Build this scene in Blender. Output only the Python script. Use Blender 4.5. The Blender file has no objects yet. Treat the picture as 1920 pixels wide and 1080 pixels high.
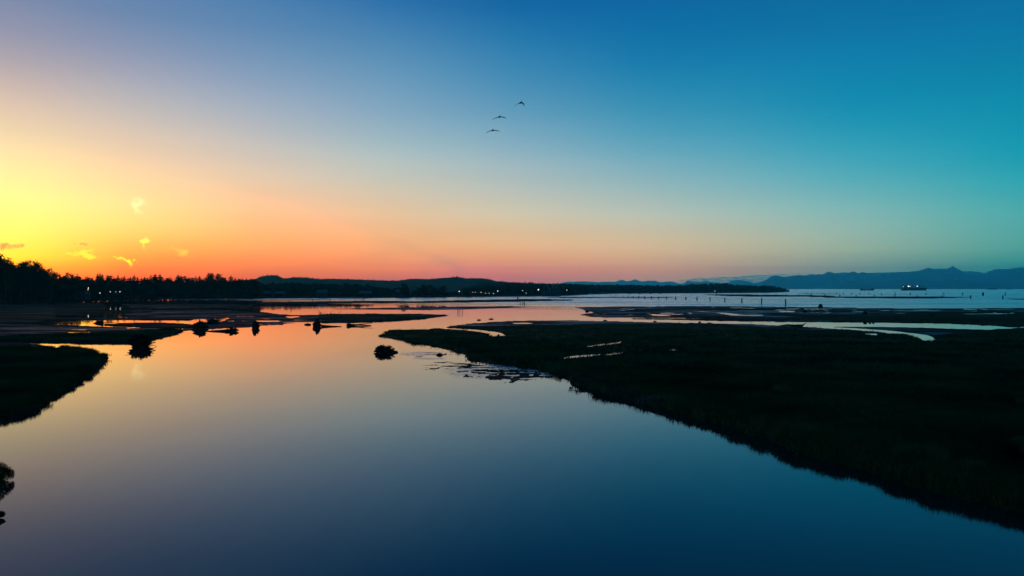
import bpy, math, random
import numpy as np
from mathutils import Vector, Matrix, Euler

# ------------------------------------------------------------------ camera, sky, sun
scene = bpy.context.scene
C = scene.collection
PI = math.pi
F = 1536.0            # focal length in photo pixels (1920 wide)
H = 8.0               # eye height above the water
HY = 541.0            # photo row of the horizon

cam_data = bpy.data.cameras.new("camera")
cam = bpy.data.objects.new("camera", cam_data)
C.objects.link(cam)
cam.location = (0, 0, H)
cam.rotation_euler = (PI / 2, 0, 0)
cam_data.sensor_width = 36.0
cam_data.lens = 36.0 * F / 1920.0
cam_data.shift_y = 1.0 / 1920.0
cam_data.clip_start = 0.5
cam_data.clip_end = 60000
scene.camera = cam

scene.view_settings.view_transform = 'Standard'
scene.view_settings.look = 'None'
scene.view_settings.exposure = 0
scene.view_settings.gamma = 1
scene.view_settings.use_curve_mapping = False
scene.render.engine = 'CYCLES'
scene.cycles.use_denoising = True
scene.cycles.max_bounces = 5
scene.cycles.volume_bounces = 2
scene.cycles.glossy_bounces = 3
scene.cycles.diffuse_bounces = 2
scene.cycles.transparent_max_bounces = 8


def lin(c):
    c = c / 255.0
    return c / 12.92 if c <= 0.04045 else ((c + 0.055) / 1.055) ** 2.4


def az_of(px):
    return math.degrees(math.atan((px - 960) / F))


def el_of(px, py):
    return math.degrees(math.atan((HY - py) / math.hypot(F, px - 960)))


SUN_AZ = -34.0
# dusk sky as it is seen on the evening: for a few bearings from the place where the sun went down,
# colour against height above the horizon
SKY = {
    30: [(0,123,137,170),(50,144,149,173),(100,169,163,174),(150,198,180,176),(200,226,199,176),(250,245,218,174),(300,276,238,170),(340,308,250,160),(380,332,260,148),(430,345,260,120),(460,350,256,96),(482,350,246,66),(500,340,200,50),(530,315,140,42)],
    240: [(0,98,132,173),(50,120,143,177),(100,144,154,180),(150,170,171,184),(200,195,189,186),(250,222,200,180),(300,249,212,172),(350,274,227,163),(400,306,236,146),(430,328,222,120),(450,334,204,100),(465,332,188,86),(485,320,160,68),(504,296,134,64),(530,268,98,50)],
    480: [(0,74,125,174),(50,94,137,179),(100,114,149,184),(150,138,162,189),(200,163,176,192),(250,188,188,190),(300,213,200,184),(350,238,202,168),(400,274,198,145),(440,300,184,118),(465,298,170,101),(487,272,148,88),(507,238,126,80),(530,216,100,76)],
    720: [(0,44,112,169),(50,66,128,176),(100,88,143,182),(150,108,155,188),(200,128,166,192),(250,152,181,194),(300,180,196,194),(350,206,198,178),(400,229,195,158),(440,238,182,134),(465,238,170,119),(487,236,152,106),(507,228,131,94),(518,206,117,95),(530,178,108,108)],
    960: [(0,17,101,162),(50,30,115,170),(100,46,128,177),(150,68,140,181),(200,91,152,185),(250,120,167,190),(300,151,181,192),(350,180,191,186),(400,206,198,174),(440,222,188,150),(465,229,178,137),(490,216,154,122),(515,191,127,109),(530,172,118,116)],
    1200: [(0,15,102,160),(50,16,110,165),(100,19,119,170),(150,34,132,176),(200,54,144,180),(250,82,158,186),(300,114,171,189),(350,150,183,187),(400,182,192,180),(440,202,187,160),(465,210,181,150),(490,200,163,139),(510,182,145,130),(530,150,136,136)],
    1560: [(0,14,106,158),(50,15,115,164),(100,17,124,170),(150,18,133,174),(200,22,141,177),(250,40,153,182),(300,66,165,186),(350,100,175,184),(400,134,183,180),(440,150,180,168),(465,151,174,158),(485,134,160,153),(502,113,146,148),(530,86,134,142)],
    1890: [(0,13,110,161),(50,14,118,164),(100,15,125,166),(150,15,133,169),(200,17,141,172),(250,20,149,176),(300,28,157,178),(350,52,165,176),(400,78,169,171),(440,82,164,161),(465,78,158,154),(480,62,150,149),(495,44,140,144),(530,30,126,134)],
}
# what the air between takes away or adds low over the horizon, per bearing and row
# what the air between takes away or adds low over the horizon, per bearing and row
SKY_GAIN = {
    0: [(1.255, 1.044, 0.117), (1.255, 1.044, 0.117), (1.265, 1.191, 0.137), (1.249, 1.200, 0.172), (1.227, 1.180, 0.191), (1.226, 1.184, 0.222), (1.221, 1.212, 0.279), (1.222, 1.189, 0.313), (1.249, 1.220, 0.379), (1.224, 1.208, 0.568), (1.219, 1.188, 0.730), (1.237, 1.210, 0.889), (1.286, 1.247, 0.986), (1.261, 1.217, 1.016), (1.230, 1.190, 1.049), (1.238, 1.185, 1.049), (1.245, 1.197, 1.092), (1.236, 1.183, 1.098), (1.252, 1.198, 1.109), (1.247, 1.168, 1.098), (1.250, 1.154, 1.098), (1.198, 1.094, 1.073), (1.182, 1.069, 1.068), (1.182, 1.069, 1.068), (1.182, 1.069, 1.068)],
    80: [(1.261, 0.998, 0.115), (1.261, 0.998, 0.115), (1.274, 1.143, 0.144), (1.265, 1.166, 0.181), (1.248, 1.149, 0.209), (1.238, 1.130, 0.231), (1.229, 1.160, 0.278), (1.220, 1.143, 0.316), (1.228, 1.187, 0.366), (1.232, 1.185, 0.561), (1.226, 1.169, 0.701), (1.257, 1.222, 0.866), (1.302, 1.254, 0.960), (1.275, 1.226, 1.010), (1.246, 1.198, 1.033), (1.248, 1.200, 1.075), (1.267, 1.204, 1.089), (1.240, 1.187, 1.103), (1.257, 1.194, 1.118), (1.255, 1.170, 1.111), (1.228, 1.136, 1.098), (1.184, 1.091, 1.083), (1.157, 1.064, 1.065), (1.157, 1.064, 1.065), (1.157, 1.064, 1.065)],
    160: [(1.268, 0.950, 0.139), (1.268, 0.950, 0.139), (1.283, 1.086, 0.174), (1.272, 1.088, 0.213), (1.287, 1.166, 0.255), (1.266, 1.154, 0.279), (1.256, 1.184, 0.305), (1.249, 1.169, 0.327), (1.265, 1.201, 0.361), (1.237, 1.158, 0.489), (1.261, 1.179, 0.645), (1.299, 1.239, 0.834), (1.315, 1.257, 0.978), (1.287, 1.241, 1.028), (1.264, 1.214, 1.046), (1.274, 1.210, 1.080), (1.271, 1.210, 1.101), (1.268, 1.206, 1.102), (1.283, 1.206, 1.131), (1.263, 1.181, 1.126), (1.226, 1.142, 1.112), (1.193, 1.092, 1.084), (1.156, 1.066, 1.074), (1.122, 1.033, 1.062), (1.122, 1.033, 1.062)],
    240: [(1.310, 0.920, 0.165), (1.310, 0.920, 0.165), (1.306, 0.986, 0.201), (1.319, 1.083, 0.265), (1.276, 1.055, 0.309), (1.263, 1.071, 0.339), (1.263, 1.096, 0.349), (1.253, 1.087, 0.351), (1.273, 1.104, 0.348), (1.274, 1.149, 0.457), (1.296, 1.182, 0.622), (1.337, 1.245, 0.790), (1.341, 1.264, 0.929), (1.317, 1.243, 1.010), (1.292, 1.238, 1.074), (1.295, 1.229, 1.089), (1.308, 1.235, 1.125), (1.286, 1.211, 1.118), (1.316, 1.225, 1.151), (1.264, 1.178, 1.128), (1.221, 1.139, 1.117), (1.198, 1.100, 1.092), (1.151, 1.062, 1.074), (1.104, 1.028, 1.056), (1.104, 1.028, 1.056)],
    320: [(1.353, 0.880, 0.228), (1.353, 0.880, 0.228), (1.331, 0.961, 0.267), (1.360, 1.063, 0.325), (1.297, 1.026, 0.351), (1.262, 1.023, 0.375), (1.333, 1.138, 0.395), (1.315, 1.115, 0.401), (1.323, 1.125, 0.415), (1.302, 1.122, 0.493), (1.348, 1.219, 0.626), (1.356, 1.219, 0.762), (1.380, 1.285, 0.921), (1.354, 1.260, 1.000), (1.343, 1.264, 1.071), (1.327, 1.250, 1.105), (1.340, 1.265, 1.141), (1.330, 1.235, 1.136), (1.335, 1.235, 1.159), (1.257, 1.172, 1.131), (1.223, 1.145, 1.117), (1.197, 1.102, 1.100), (1.160, 1.069, 1.081), (1.105, 1.028, 1.058), (1.105, 1.028, 1.058)],
    400: [(1.431, 0.908, 0.323), (1.431, 0.908, 0.323), (1.384, 0.933, 0.322), (1.354, 1.027, 0.354), (1.356, 1.103, 0.388), (1.366, 1.104, 0.413), (1.359, 1.117, 0.430), (1.344, 1.113, 0.444), (1.359, 1.122, 0.456), (1.376, 1.186, 0.550), (1.394, 1.214, 0.618), (1.403, 1.246, 0.747), (1.434, 1.301, 0.900), (1.395, 1.299, 1.031), (1.381, 1.290, 1.088), (1.388, 1.284, 1.119), (1.399, 1.306, 1.174), (1.360, 1.252, 1.155), (1.322, 1.231, 1.175), (1.270, 1.179, 1.136), (1.226, 1.144, 1.126), (1.184, 1.099, 1.099), (1.157, 1.070, 1.083), (1.117, 1.036, 1.063), (1.117, 1.036, 1.063)],
    480: [(1.471, 0.877, 0.394), (1.471, 0.877, 0.394), (1.459, 0.972, 0.383), (1.421, 1.014, 0.390), (1.440, 1.096, 0.417), (1.377, 1.109, 0.449), (1.359, 1.114, 0.468), (1.441, 1.197, 0.494), (1.480, 1.214, 0.518), (1.440, 1.191, 0.570), (1.466, 1.256, 0.667), (1.474, 1.289, 0.789), (1.512, 1.313, 0.897), (1.501, 1.327, 1.000), (1.454, 1.324, 1.088), (1.463, 1.331, 1.138), (1.449, 1.324, 1.188), (1.357, 1.253, 1.165), (1.313, 1.222, 1.167), (1.262, 1.174, 1.141), (1.220, 1.141, 1.129), (1.174, 1.099, 1.102), (1.165, 1.078, 1.084), (1.111, 1.032, 1.063), (1.111, 1.032, 1.063)],
    560: [(1.550, 0.984, 0.460), (1.550, 0.984, 0.460), (1.550, 0.984, 0.460), (1.558, 1.086, 0.420), (1.515, 1.120, 0.428), (1.525, 1.166, 0.456), (1.505, 1.167, 0.483), (1.555, 1.247, 0.517), (1.547, 1.252, 0.541), (1.584, 1.289, 0.607), (1.557, 1.289, 0.678), (1.586, 1.334, 0.768), (1.611, 1.383, 0.916), (1.602, 1.402, 1.042), (1.560, 1.405, 1.142), (1.542, 1.394, 1.206), (1.421, 1.312, 1.190), (1.373, 1.262, 1.176), (1.320, 1.223, 1.164), (1.260, 1.176, 1.152), (1.226, 1.143, 1.125), (1.197, 1.107, 1.106), (1.159, 1.080, 1.086), (1.122, 1.040, 1.063), (1.122, 1.040, 1.063)],
    640: [(1.729, 1.024, 0.513), (1.729, 1.024, 0.513), (1.729, 1.024, 0.513), (1.739, 1.116, 0.419), (1.705, 1.157, 0.424), (1.786, 1.293, 0.456), (1.753, 1.308, 0.491), (1.736, 1.308, 0.512), (1.736, 1.320, 0.553), (1.715, 1.360, 0.629), (1.752, 1.441, 0.719), (1.754, 1.457, 0.827), (1.774, 1.502, 0.964), (1.770, 1.521, 1.079), (1.631, 1.455, 1.182), (1.542, 1.394, 1.216), (1.417, 1.306, 1.187), (1.362, 1.265, 1.192), (1.307, 1.223, 1.176), (1.262, 1.182, 1.156), (1.222, 1.135, 1.120), (1.176, 1.100, 1.101), (1.148, 1.073, 1.082), (1.116, 1.037, 1.061), (1.116, 1.037, 1.061)],
    720: [(2.010, 1.070, 0.544), (2.010, 1.070, 0.544), (2.010, 1.070, 0.544), (2.104, 1.197, 0.407), (2.036, 1.272, 0.411), (2.108, 1.422, 0.443), (2.060, 1.438, 0.478), (2.056, 1.434, 0.502), (2.122, 1.558, 0.561), (2.097, 1.529, 0.614), (2.083, 1.626, 0.733), (2.093, 1.671, 0.862), (2.055, 1.676, 1.002), (1.831, 1.581, 1.164), (1.637, 1.455, 1.194), (1.553, 1.396, 1.206), (1.401, 1.301, 1.194), (1.371, 1.278, 1.202), (1.305, 1.226, 1.175), (1.267, 1.191, 1.162), (1.203, 1.125, 1.118), (1.192, 1.113, 1.105), (1.149, 1.080, 1.087), (1.117, 1.047, 1.065), (0.980, 0.983, 1.070)],
    800: [(2.895, 1.263, 0.514), (2.895, 1.263, 0.514), (2.895, 1.263, 0.514), (3.012, 1.404, 0.390), (2.935, 1.514, 0.388), (3.050, 1.721, 0.421), (2.978, 1.774, 0.458), (2.959, 1.788, 0.494), (3.053, 1.964, 0.565), (3.103, 2.089, 0.660), (2.835, 2.015, 0.783), (2.375, 1.913, 0.969), (2.005, 1.663, 1.054), (1.822, 1.589, 1.194), (1.649, 1.485, 1.243), (1.535, 1.390, 1.234), (1.421, 1.302, 1.194), (1.390, 1.281, 1.203), (1.304, 1.221, 1.181), (1.262, 1.184, 1.159), (1.205, 1.126, 1.115), (1.169, 1.100, 1.100), (1.146, 1.073, 1.084), (1.078, 1.028, 1.062), (0.949, 0.984, 1.043)],
    880: [(5.842, 1.675, 0.500), (5.842, 1.675, 0.500), (5.842, 1.675, 0.500), (5.933, 1.877, 0.387), (6.000, 2.263, 0.407), (5.939, 2.469, 0.450), (5.604, 2.558, 0.499), (5.364, 2.712, 0.548), (4.154, 2.494, 0.624), (3.461, 2.321, 0.746), (2.766, 2.052, 0.907), (2.342, 1.898, 1.031), (2.006, 1.714, 1.148), (1.818, 1.576, 1.208), (1.648, 1.488, 1.272), (1.532, 1.386, 1.230), (1.407, 1.302, 1.212), (1.376, 1.279, 1.211), (1.319, 1.221, 1.175), (1.272, 1.187, 1.158), (1.185, 1.117, 1.114), (1.174, 1.095, 1.096), (1.124, 1.063, 1.080), (1.031, 1.017, 1.055), (0.843, 0.962, 1.040)],
    960: [(5.741, 1.911, 0.600), (5.741, 1.911, 0.600), (5.741, 1.911, 0.600), (5.706, 2.110, 0.496), (5.837, 2.435, 0.525), (5.714, 2.607, 0.586), (5.396, 2.648, 0.635), (5.210, 2.779, 0.691), (4.140, 2.526, 0.770), (3.415, 2.388, 0.885), (2.736, 2.095, 1.031), (2.331, 1.909, 1.134), (2.019, 1.732, 1.220), (1.807, 1.581, 1.252), (1.648, 1.495, 1.288), (1.533, 1.389, 1.246), (1.410, 1.304, 1.223), (1.375, 1.268, 1.201), (1.293, 1.210, 1.181), (1.251, 1.174, 1.151), (1.186, 1.114, 1.112), (1.138, 1.082, 1.096), (1.087, 1.050, 1.074), (0.957, 1.021, 1.056), (0.660, 0.953, 1.028)],
    1040: [(5.608, 2.325, 0.812), (5.608, 2.325, 0.812), (5.608, 2.325, 0.812), (5.721, 2.413, 0.671), (5.791, 2.657, 0.670), (5.731, 2.837, 0.741), (5.528, 2.900, 0.800), (5.337, 3.036, 0.860), (4.121, 2.643, 0.905), (3.359, 2.393, 1.002), (2.718, 2.080, 1.098), (2.338, 1.925, 1.188), (2.033, 1.755, 1.254), (1.810, 1.584, 1.273), (1.634, 1.478, 1.294), (1.529, 1.389, 1.252), (1.403, 1.300, 1.222), (1.363, 1.259, 1.199), (1.316, 1.220, 1.172), (1.261, 1.170, 1.146), (1.162, 1.108, 1.106), (1.148, 1.080, 1.089), (1.049, 1.047, 1.073), (0.866, 1.006, 1.051), (0.634, 0.961, 1.038)],
    1120: [(5.718, 2.682, 0.882), (5.718, 2.682, 0.882), (5.718, 2.682, 0.882), (5.718, 2.682, 0.882), (5.640, 2.716, 0.836), (5.808, 3.046, 0.930), (5.712, 3.135, 0.982), (4.868, 2.933, 1.013), (4.259, 2.825, 1.079), (3.385, 2.480, 1.159), (2.728, 2.149, 1.211), (2.362, 1.971, 1.281), (2.062, 1.759, 1.296), (1.806, 1.598, 1.313), (1.606, 1.465, 1.295), (1.516, 1.379, 1.260), (1.427, 1.310, 1.223), (1.380, 1.266, 1.202), (1.297, 1.209, 1.177), (1.235, 1.165, 1.142), (1.168, 1.109, 1.106), (1.087, 1.068, 1.079), (0.996, 1.039, 1.070), (0.788, 1.011, 1.049), (0.643, 0.980, 1.046)],
    1200: [(5.753, 2.953, 1.115), (5.753, 2.953, 1.115), (5.753, 2.953, 1.115), (5.753, 2.953, 1.115), (5.725, 3.037, 1.043), (5.919, 3.362, 1.136), (5.751, 3.302, 1.172), (4.868, 3.027, 1.188), (4.257, 2.940, 1.256), (3.339, 2.431, 1.243), (2.803, 2.215, 1.309), (2.392, 1.982, 1.337), (2.060, 1.774, 1.336), (1.795, 1.600, 1.341), (1.628, 1.470, 1.309), (1.538, 1.393, 1.269), (1.412, 1.311, 1.234), (1.351, 1.253, 1.198), (1.288, 1.208, 1.175), (1.201, 1.151, 1.139), (1.120, 1.103, 1.103), (1.045, 1.075, 1.084), (0.831, 1.032, 1.061), (0.637, 1.009, 1.047), (0.674, 0.978, 1.065)],
    1280: [(5.939, 3.086, 1.277), (5.939, 3.086, 1.277), (5.939, 3.086, 1.277), (5.939, 3.086, 1.277), (5.796, 3.068, 1.170), (6.000, 3.370, 1.253), (5.756, 3.414, 1.316), (4.937, 3.174, 1.345), (4.158, 2.826, 1.344), (3.396, 2.513, 1.375), (2.843, 2.269, 1.404), (2.410, 2.006, 1.389), (2.044, 1.769, 1.359), (1.801, 1.587, 1.332), (1.609, 1.472, 1.322), (1.517, 1.392, 1.273), (1.417, 1.316, 1.239), (1.351, 1.252, 1.199), (1.282, 1.204, 1.169), (1.176, 1.141, 1.133), (1.119, 1.109, 1.103), (0.977, 1.070, 1.082), (0.794, 1.039, 1.067), (0.592, 1.007, 1.047), (0.592, 1.007, 1.047)],
    1360: [(6.000, 3.281, 1.387), (6.000, 3.281, 1.387), (6.000, 3.281, 1.387), (6.000, 3.281, 1.387), (6.000, 3.281, 1.387), (6.000, 3.375, 1.458), (5.365, 3.222, 1.468), (5.090, 3.217, 1.491), (4.123, 2.887, 1.494), (3.438, 2.588, 1.472), (2.808, 2.249, 1.441), (2.391, 1.979, 1.416), (2.062, 1.785, 1.397), (1.796, 1.584, 1.331), (1.634, 1.481, 1.329), (1.517, 1.387, 1.277), (1.412, 1.316, 1.243), (1.366, 1.253, 1.192), (1.286, 1.197, 1.162), (1.183, 1.151, 1.133), (1.085, 1.106, 1.103), (0.973, 1.082, 1.089), (0.782, 1.050, 1.072), (0.613, 1.009, 1.047), (0.613, 1.009, 1.047)],
    1440: [(6.000, 3.347, 1.550), (6.000, 3.347, 1.550), (6.000, 3.347, 1.550), (6.000, 3.347, 1.550), (6.000, 3.347, 1.550), (6.000, 3.411, 1.597), (5.523, 3.363, 1.623), (5.279, 3.374, 1.645), (4.205, 2.960, 1.587), (3.321, 2.486, 1.513), (2.862, 2.292, 1.487), (2.371, 1.995, 1.446), (2.060, 1.771, 1.411), (1.808, 1.588, 1.358), (1.646, 1.501, 1.340), (1.541, 1.395, 1.270), (1.424, 1.312, 1.231), (1.334, 1.252, 1.202), (1.238, 1.185, 1.156), (1.149, 1.148, 1.134), (1.022, 1.105, 1.103), (0.878, 1.070, 1.081), (0.759, 1.050, 1.069), (0.639, 1.007, 1.038), (0.639, 1.007, 1.038)],
    1520: [(6.000, 3.468, 1.741), (6.000, 3.468, 1.741), (6.000, 3.468, 1.741), (6.000, 3.468, 1.741), (6.000, 3.468, 1.741), (6.000, 3.468, 1.741), (5.797, 3.505, 1.784), (4.988, 3.294, 1.769), (4.087, 2.906, 1.705), (3.451, 2.636, 1.653), (2.828, 2.245, 1.514), (2.365, 1.993, 1.485), (2.045, 1.777, 1.445), (1.817, 1.628, 1.404), (1.627, 1.492, 1.340), (1.540, 1.407, 1.293), (1.380, 1.299, 1.229), (1.325, 1.254, 1.205), (1.185, 1.176, 1.146), (1.114, 1.153, 1.128), (0.891, 1.106, 1.101), (0.784, 1.075, 1.083), (0.739, 1.053, 1.068), (0.674, 1.018, 1.040), (0.674, 1.018, 1.040)],
    1600: [(5.940, 3.489, 1.819), (5.940, 3.489, 1.819), (5.940, 3.489, 1.819), (5.940, 3.489, 1.819), (5.940, 3.489, 1.819), (5.940, 3.489, 1.819), (6.000, 3.613, 1.843), (5.046, 3.297, 1.800), (4.278, 2.989, 1.744), (3.311, 2.521, 1.621), (2.933, 2.352, 1.586), (2.324, 1.933, 1.458), (2.060, 1.795, 1.468), (1.830, 1.615, 1.387), (1.642, 1.476, 1.322), (1.509, 1.401, 1.290), (1.360, 1.283, 1.214), (1.301, 1.253, 1.200), (1.182, 1.182, 1.146), (0.974, 1.141, 1.122), (0.732, 1.107, 1.103), (0.703, 1.079, 1.083), (0.703, 1.056, 1.073), (0.656, 1.013, 1.047), (0.656, 1.013, 1.047)],
    1680: [(6.000, 3.674, 1.872), (6.000, 3.674, 1.872), (6.000, 3.674, 1.872), (6.000, 3.674, 1.872), (6.000, 3.674, 1.872), (6.000, 3.674, 1.872), (5.778, 3.446, 1.815), (4.828, 3.134, 1.736), (4.110, 2.875, 1.711), (3.507, 2.622, 1.670), (2.831, 2.253, 1.550), (2.307, 1.955, 1.485), (2.053, 1.769, 1.445), (1.825, 1.613, 1.386), (1.607, 1.459, 1.314), (1.516, 1.397, 1.292), (1.363, 1.280, 1.205), (1.267, 1.246, 1.201), (1.118, 1.174, 1.144), (0.944, 1.140, 1.121), (0.704, 1.103, 1.096), (0.706, 1.080, 1.082), (0.707, 1.050, 1.064), (0.651, 1.011, 1.040), (0.651, 1.011, 1.040)],
    1760: [(5.174, 3.243, 1.735), (5.174, 3.243, 1.735), (5.174, 3.243, 1.735), (5.174, 3.243, 1.735), (5.174, 3.243, 1.735), (5.174, 3.243, 1.735), (5.174, 3.243, 1.735), (5.174, 3.243, 1.735), (4.259, 2.947, 1.707), (3.389, 2.579, 1.663), (2.824, 2.221, 1.553), (2.303, 1.920, 1.454), (2.020, 1.753, 1.433), (1.798, 1.600, 1.379), (1.611, 1.444, 1.301), (1.488, 1.382, 1.267), (1.330, 1.274, 1.204), (1.250, 1.247, 1.193), (1.067, 1.161, 1.133), (0.893, 1.143, 1.124), (0.703, 1.103, 1.092), (0.692, 1.081, 1.080), (0.708, 1.054, 1.067), (0.644, 1.011, 1.045), (0.644, 1.011, 1.045)],
    1840: [(5.351, 3.438, 1.780), (5.351, 3.438, 1.780), (5.351, 3.438, 1.780), (5.351, 3.438, 1.780), (5.351, 3.438, 1.780), (5.351, 3.438, 1.780), (5.351, 3.438, 1.780), (4.610, 3.139, 1.742), (3.992, 2.881, 1.694), (3.525, 2.631, 1.657), (2.756, 2.187, 1.527), (2.260, 1.908, 1.457), (1.975, 1.705, 1.390), (1.782, 1.574, 1.344), (1.599, 1.439, 1.290), (1.428, 1.364, 1.258), (1.308, 1.283, 1.202), (1.086, 1.224, 1.183), (0.978, 1.171, 1.133), (0.842, 1.153, 1.126), (0.689, 1.100, 1.089), (0.696, 1.072, 1.076), (0.699, 1.055, 1.063), (0.699, 1.055, 1.063), (0.699, 1.055, 1.063)],
    1920: [(4.410, 3.319, 1.781), (4.410, 3.319, 1.781), (4.410, 3.319, 1.781), (4.410, 3.319, 1.781), (4.410, 3.319, 1.781), (4.410, 3.319, 1.781), (4.410, 3.319, 1.781), (4.410, 3.319, 1.781), (3.898, 2.980, 1.710), (3.116, 2.534, 1.619), (2.566, 2.154, 1.510), (2.141, 1.879, 1.448), (1.865, 1.693, 1.394), (1.687, 1.559, 1.346), (1.479, 1.414, 1.269), (1.313, 1.352, 1.245), (1.154, 1.272, 1.205), (0.914, 1.221, 1.172), (0.796, 1.168, 1.138), (0.773, 1.153, 1.130), (0.684, 1.114, 1.098), (0.719, 1.081, 1.082), (0.687, 1.049, 1.060), (0.687, 1.049, 1.060), (0.687, 1.049, 1.060)]}
ELS = [0, 0.3, 0.6, 0.9, 1.15, 1.35, 1.48, 1.6, 1.8, 2.1, 2.5, 3.0, 3.6, 4.3, 5.2, 6, 7, 8, 9.2, 10.5, 12, 13.5, 15, 17, 19, 23, 28, 36, 50, 90]


def sky_columns():
    cols = []
    for px, rows in SKY.items():
        delta = az_of(px) - SUN_AZ
        pts = sorted((el_of(px, r[0]), [lin(v) for v in r[1:]]) for r in rows)
        e = [p[0] for p in pts]
        top = pts[-1][1]
        e += [30, 42, 60, 90]
        mid = [top[0] * 0.45, top[1] * 0.86, top[2] * 0.93]
        hi = [0.006, 0.118, 0.33]
        far = [0.004, 0.104, 0.29]
        zen = [0.003, 0.086, 0.24]
        vals = [p[1] for p in pts] + [mid, hi, far, zen]
        row = [[float(np.interp(x, e, [v[k] for v in vals])) for k in range(3)] for x in ELS]
        cols.append((delta, row))
    # bearings beyond the picture: the same evening sky, fading round to the dim blue side away from the sunset
    last = cols[-1][1]
    cols.append((100.0, [[c[0] * 0.8, c[1] * 0.72, c[2] * 0.78] for c in last]))
    cols.append((180.0, [[c[0] * 0.8 + 0.004, c[1] * 0.5, c[2] * 0.6] for c in last]))
    cols.insert(0, (-2.0, cols[0][1]))
    return cols


GAIN_PX = list(range(0, 1921, 80))
COLS = sky_columns()


def base_sky(dd):
    """sky colours over height at dd degrees from the sunset bearing, softly blended"""
    ds = np.array([c[0] for c in COLS])
    tab = np.array([c[1] for c in COLS])
    ws = np.linspace(-3.0, 3.0, 7)
    out = np.zeros((len(ELS), 3))
    tot = 0
    for wv in ws:
        k = math.exp(-(wv / 2.0) ** 2)
        q = min(abs(dd + wv), 180.0)
        for e in range(len(ELS)):
            for c in range(3):
                out[e, c] += k * np.interp(q, ds, tab[:, e, c])
        tot += k
    return out / tot


def sky_at(dd):
    out = base_sky(dd)
    if SKY_GAIN:
        dl = [az_of(p) - SUN_AZ for p in GAIN_PX]
        fade = float(np.clip((110 - dd) / 40, 0, 1))
        for e in range(len(ELS)):
            k = min(e, len(SKY_GAIN[0]) - 1)
            up = 1.0 if ELS[e] < 24 else 0.0
            for c in range(3):
                g = np.interp(dd, dl, [SKY_GAIN[p][k][c] for p in GAIN_PX])
                out[e, c] *= 1 + (g - 1) * fade * up
    return out


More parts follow.
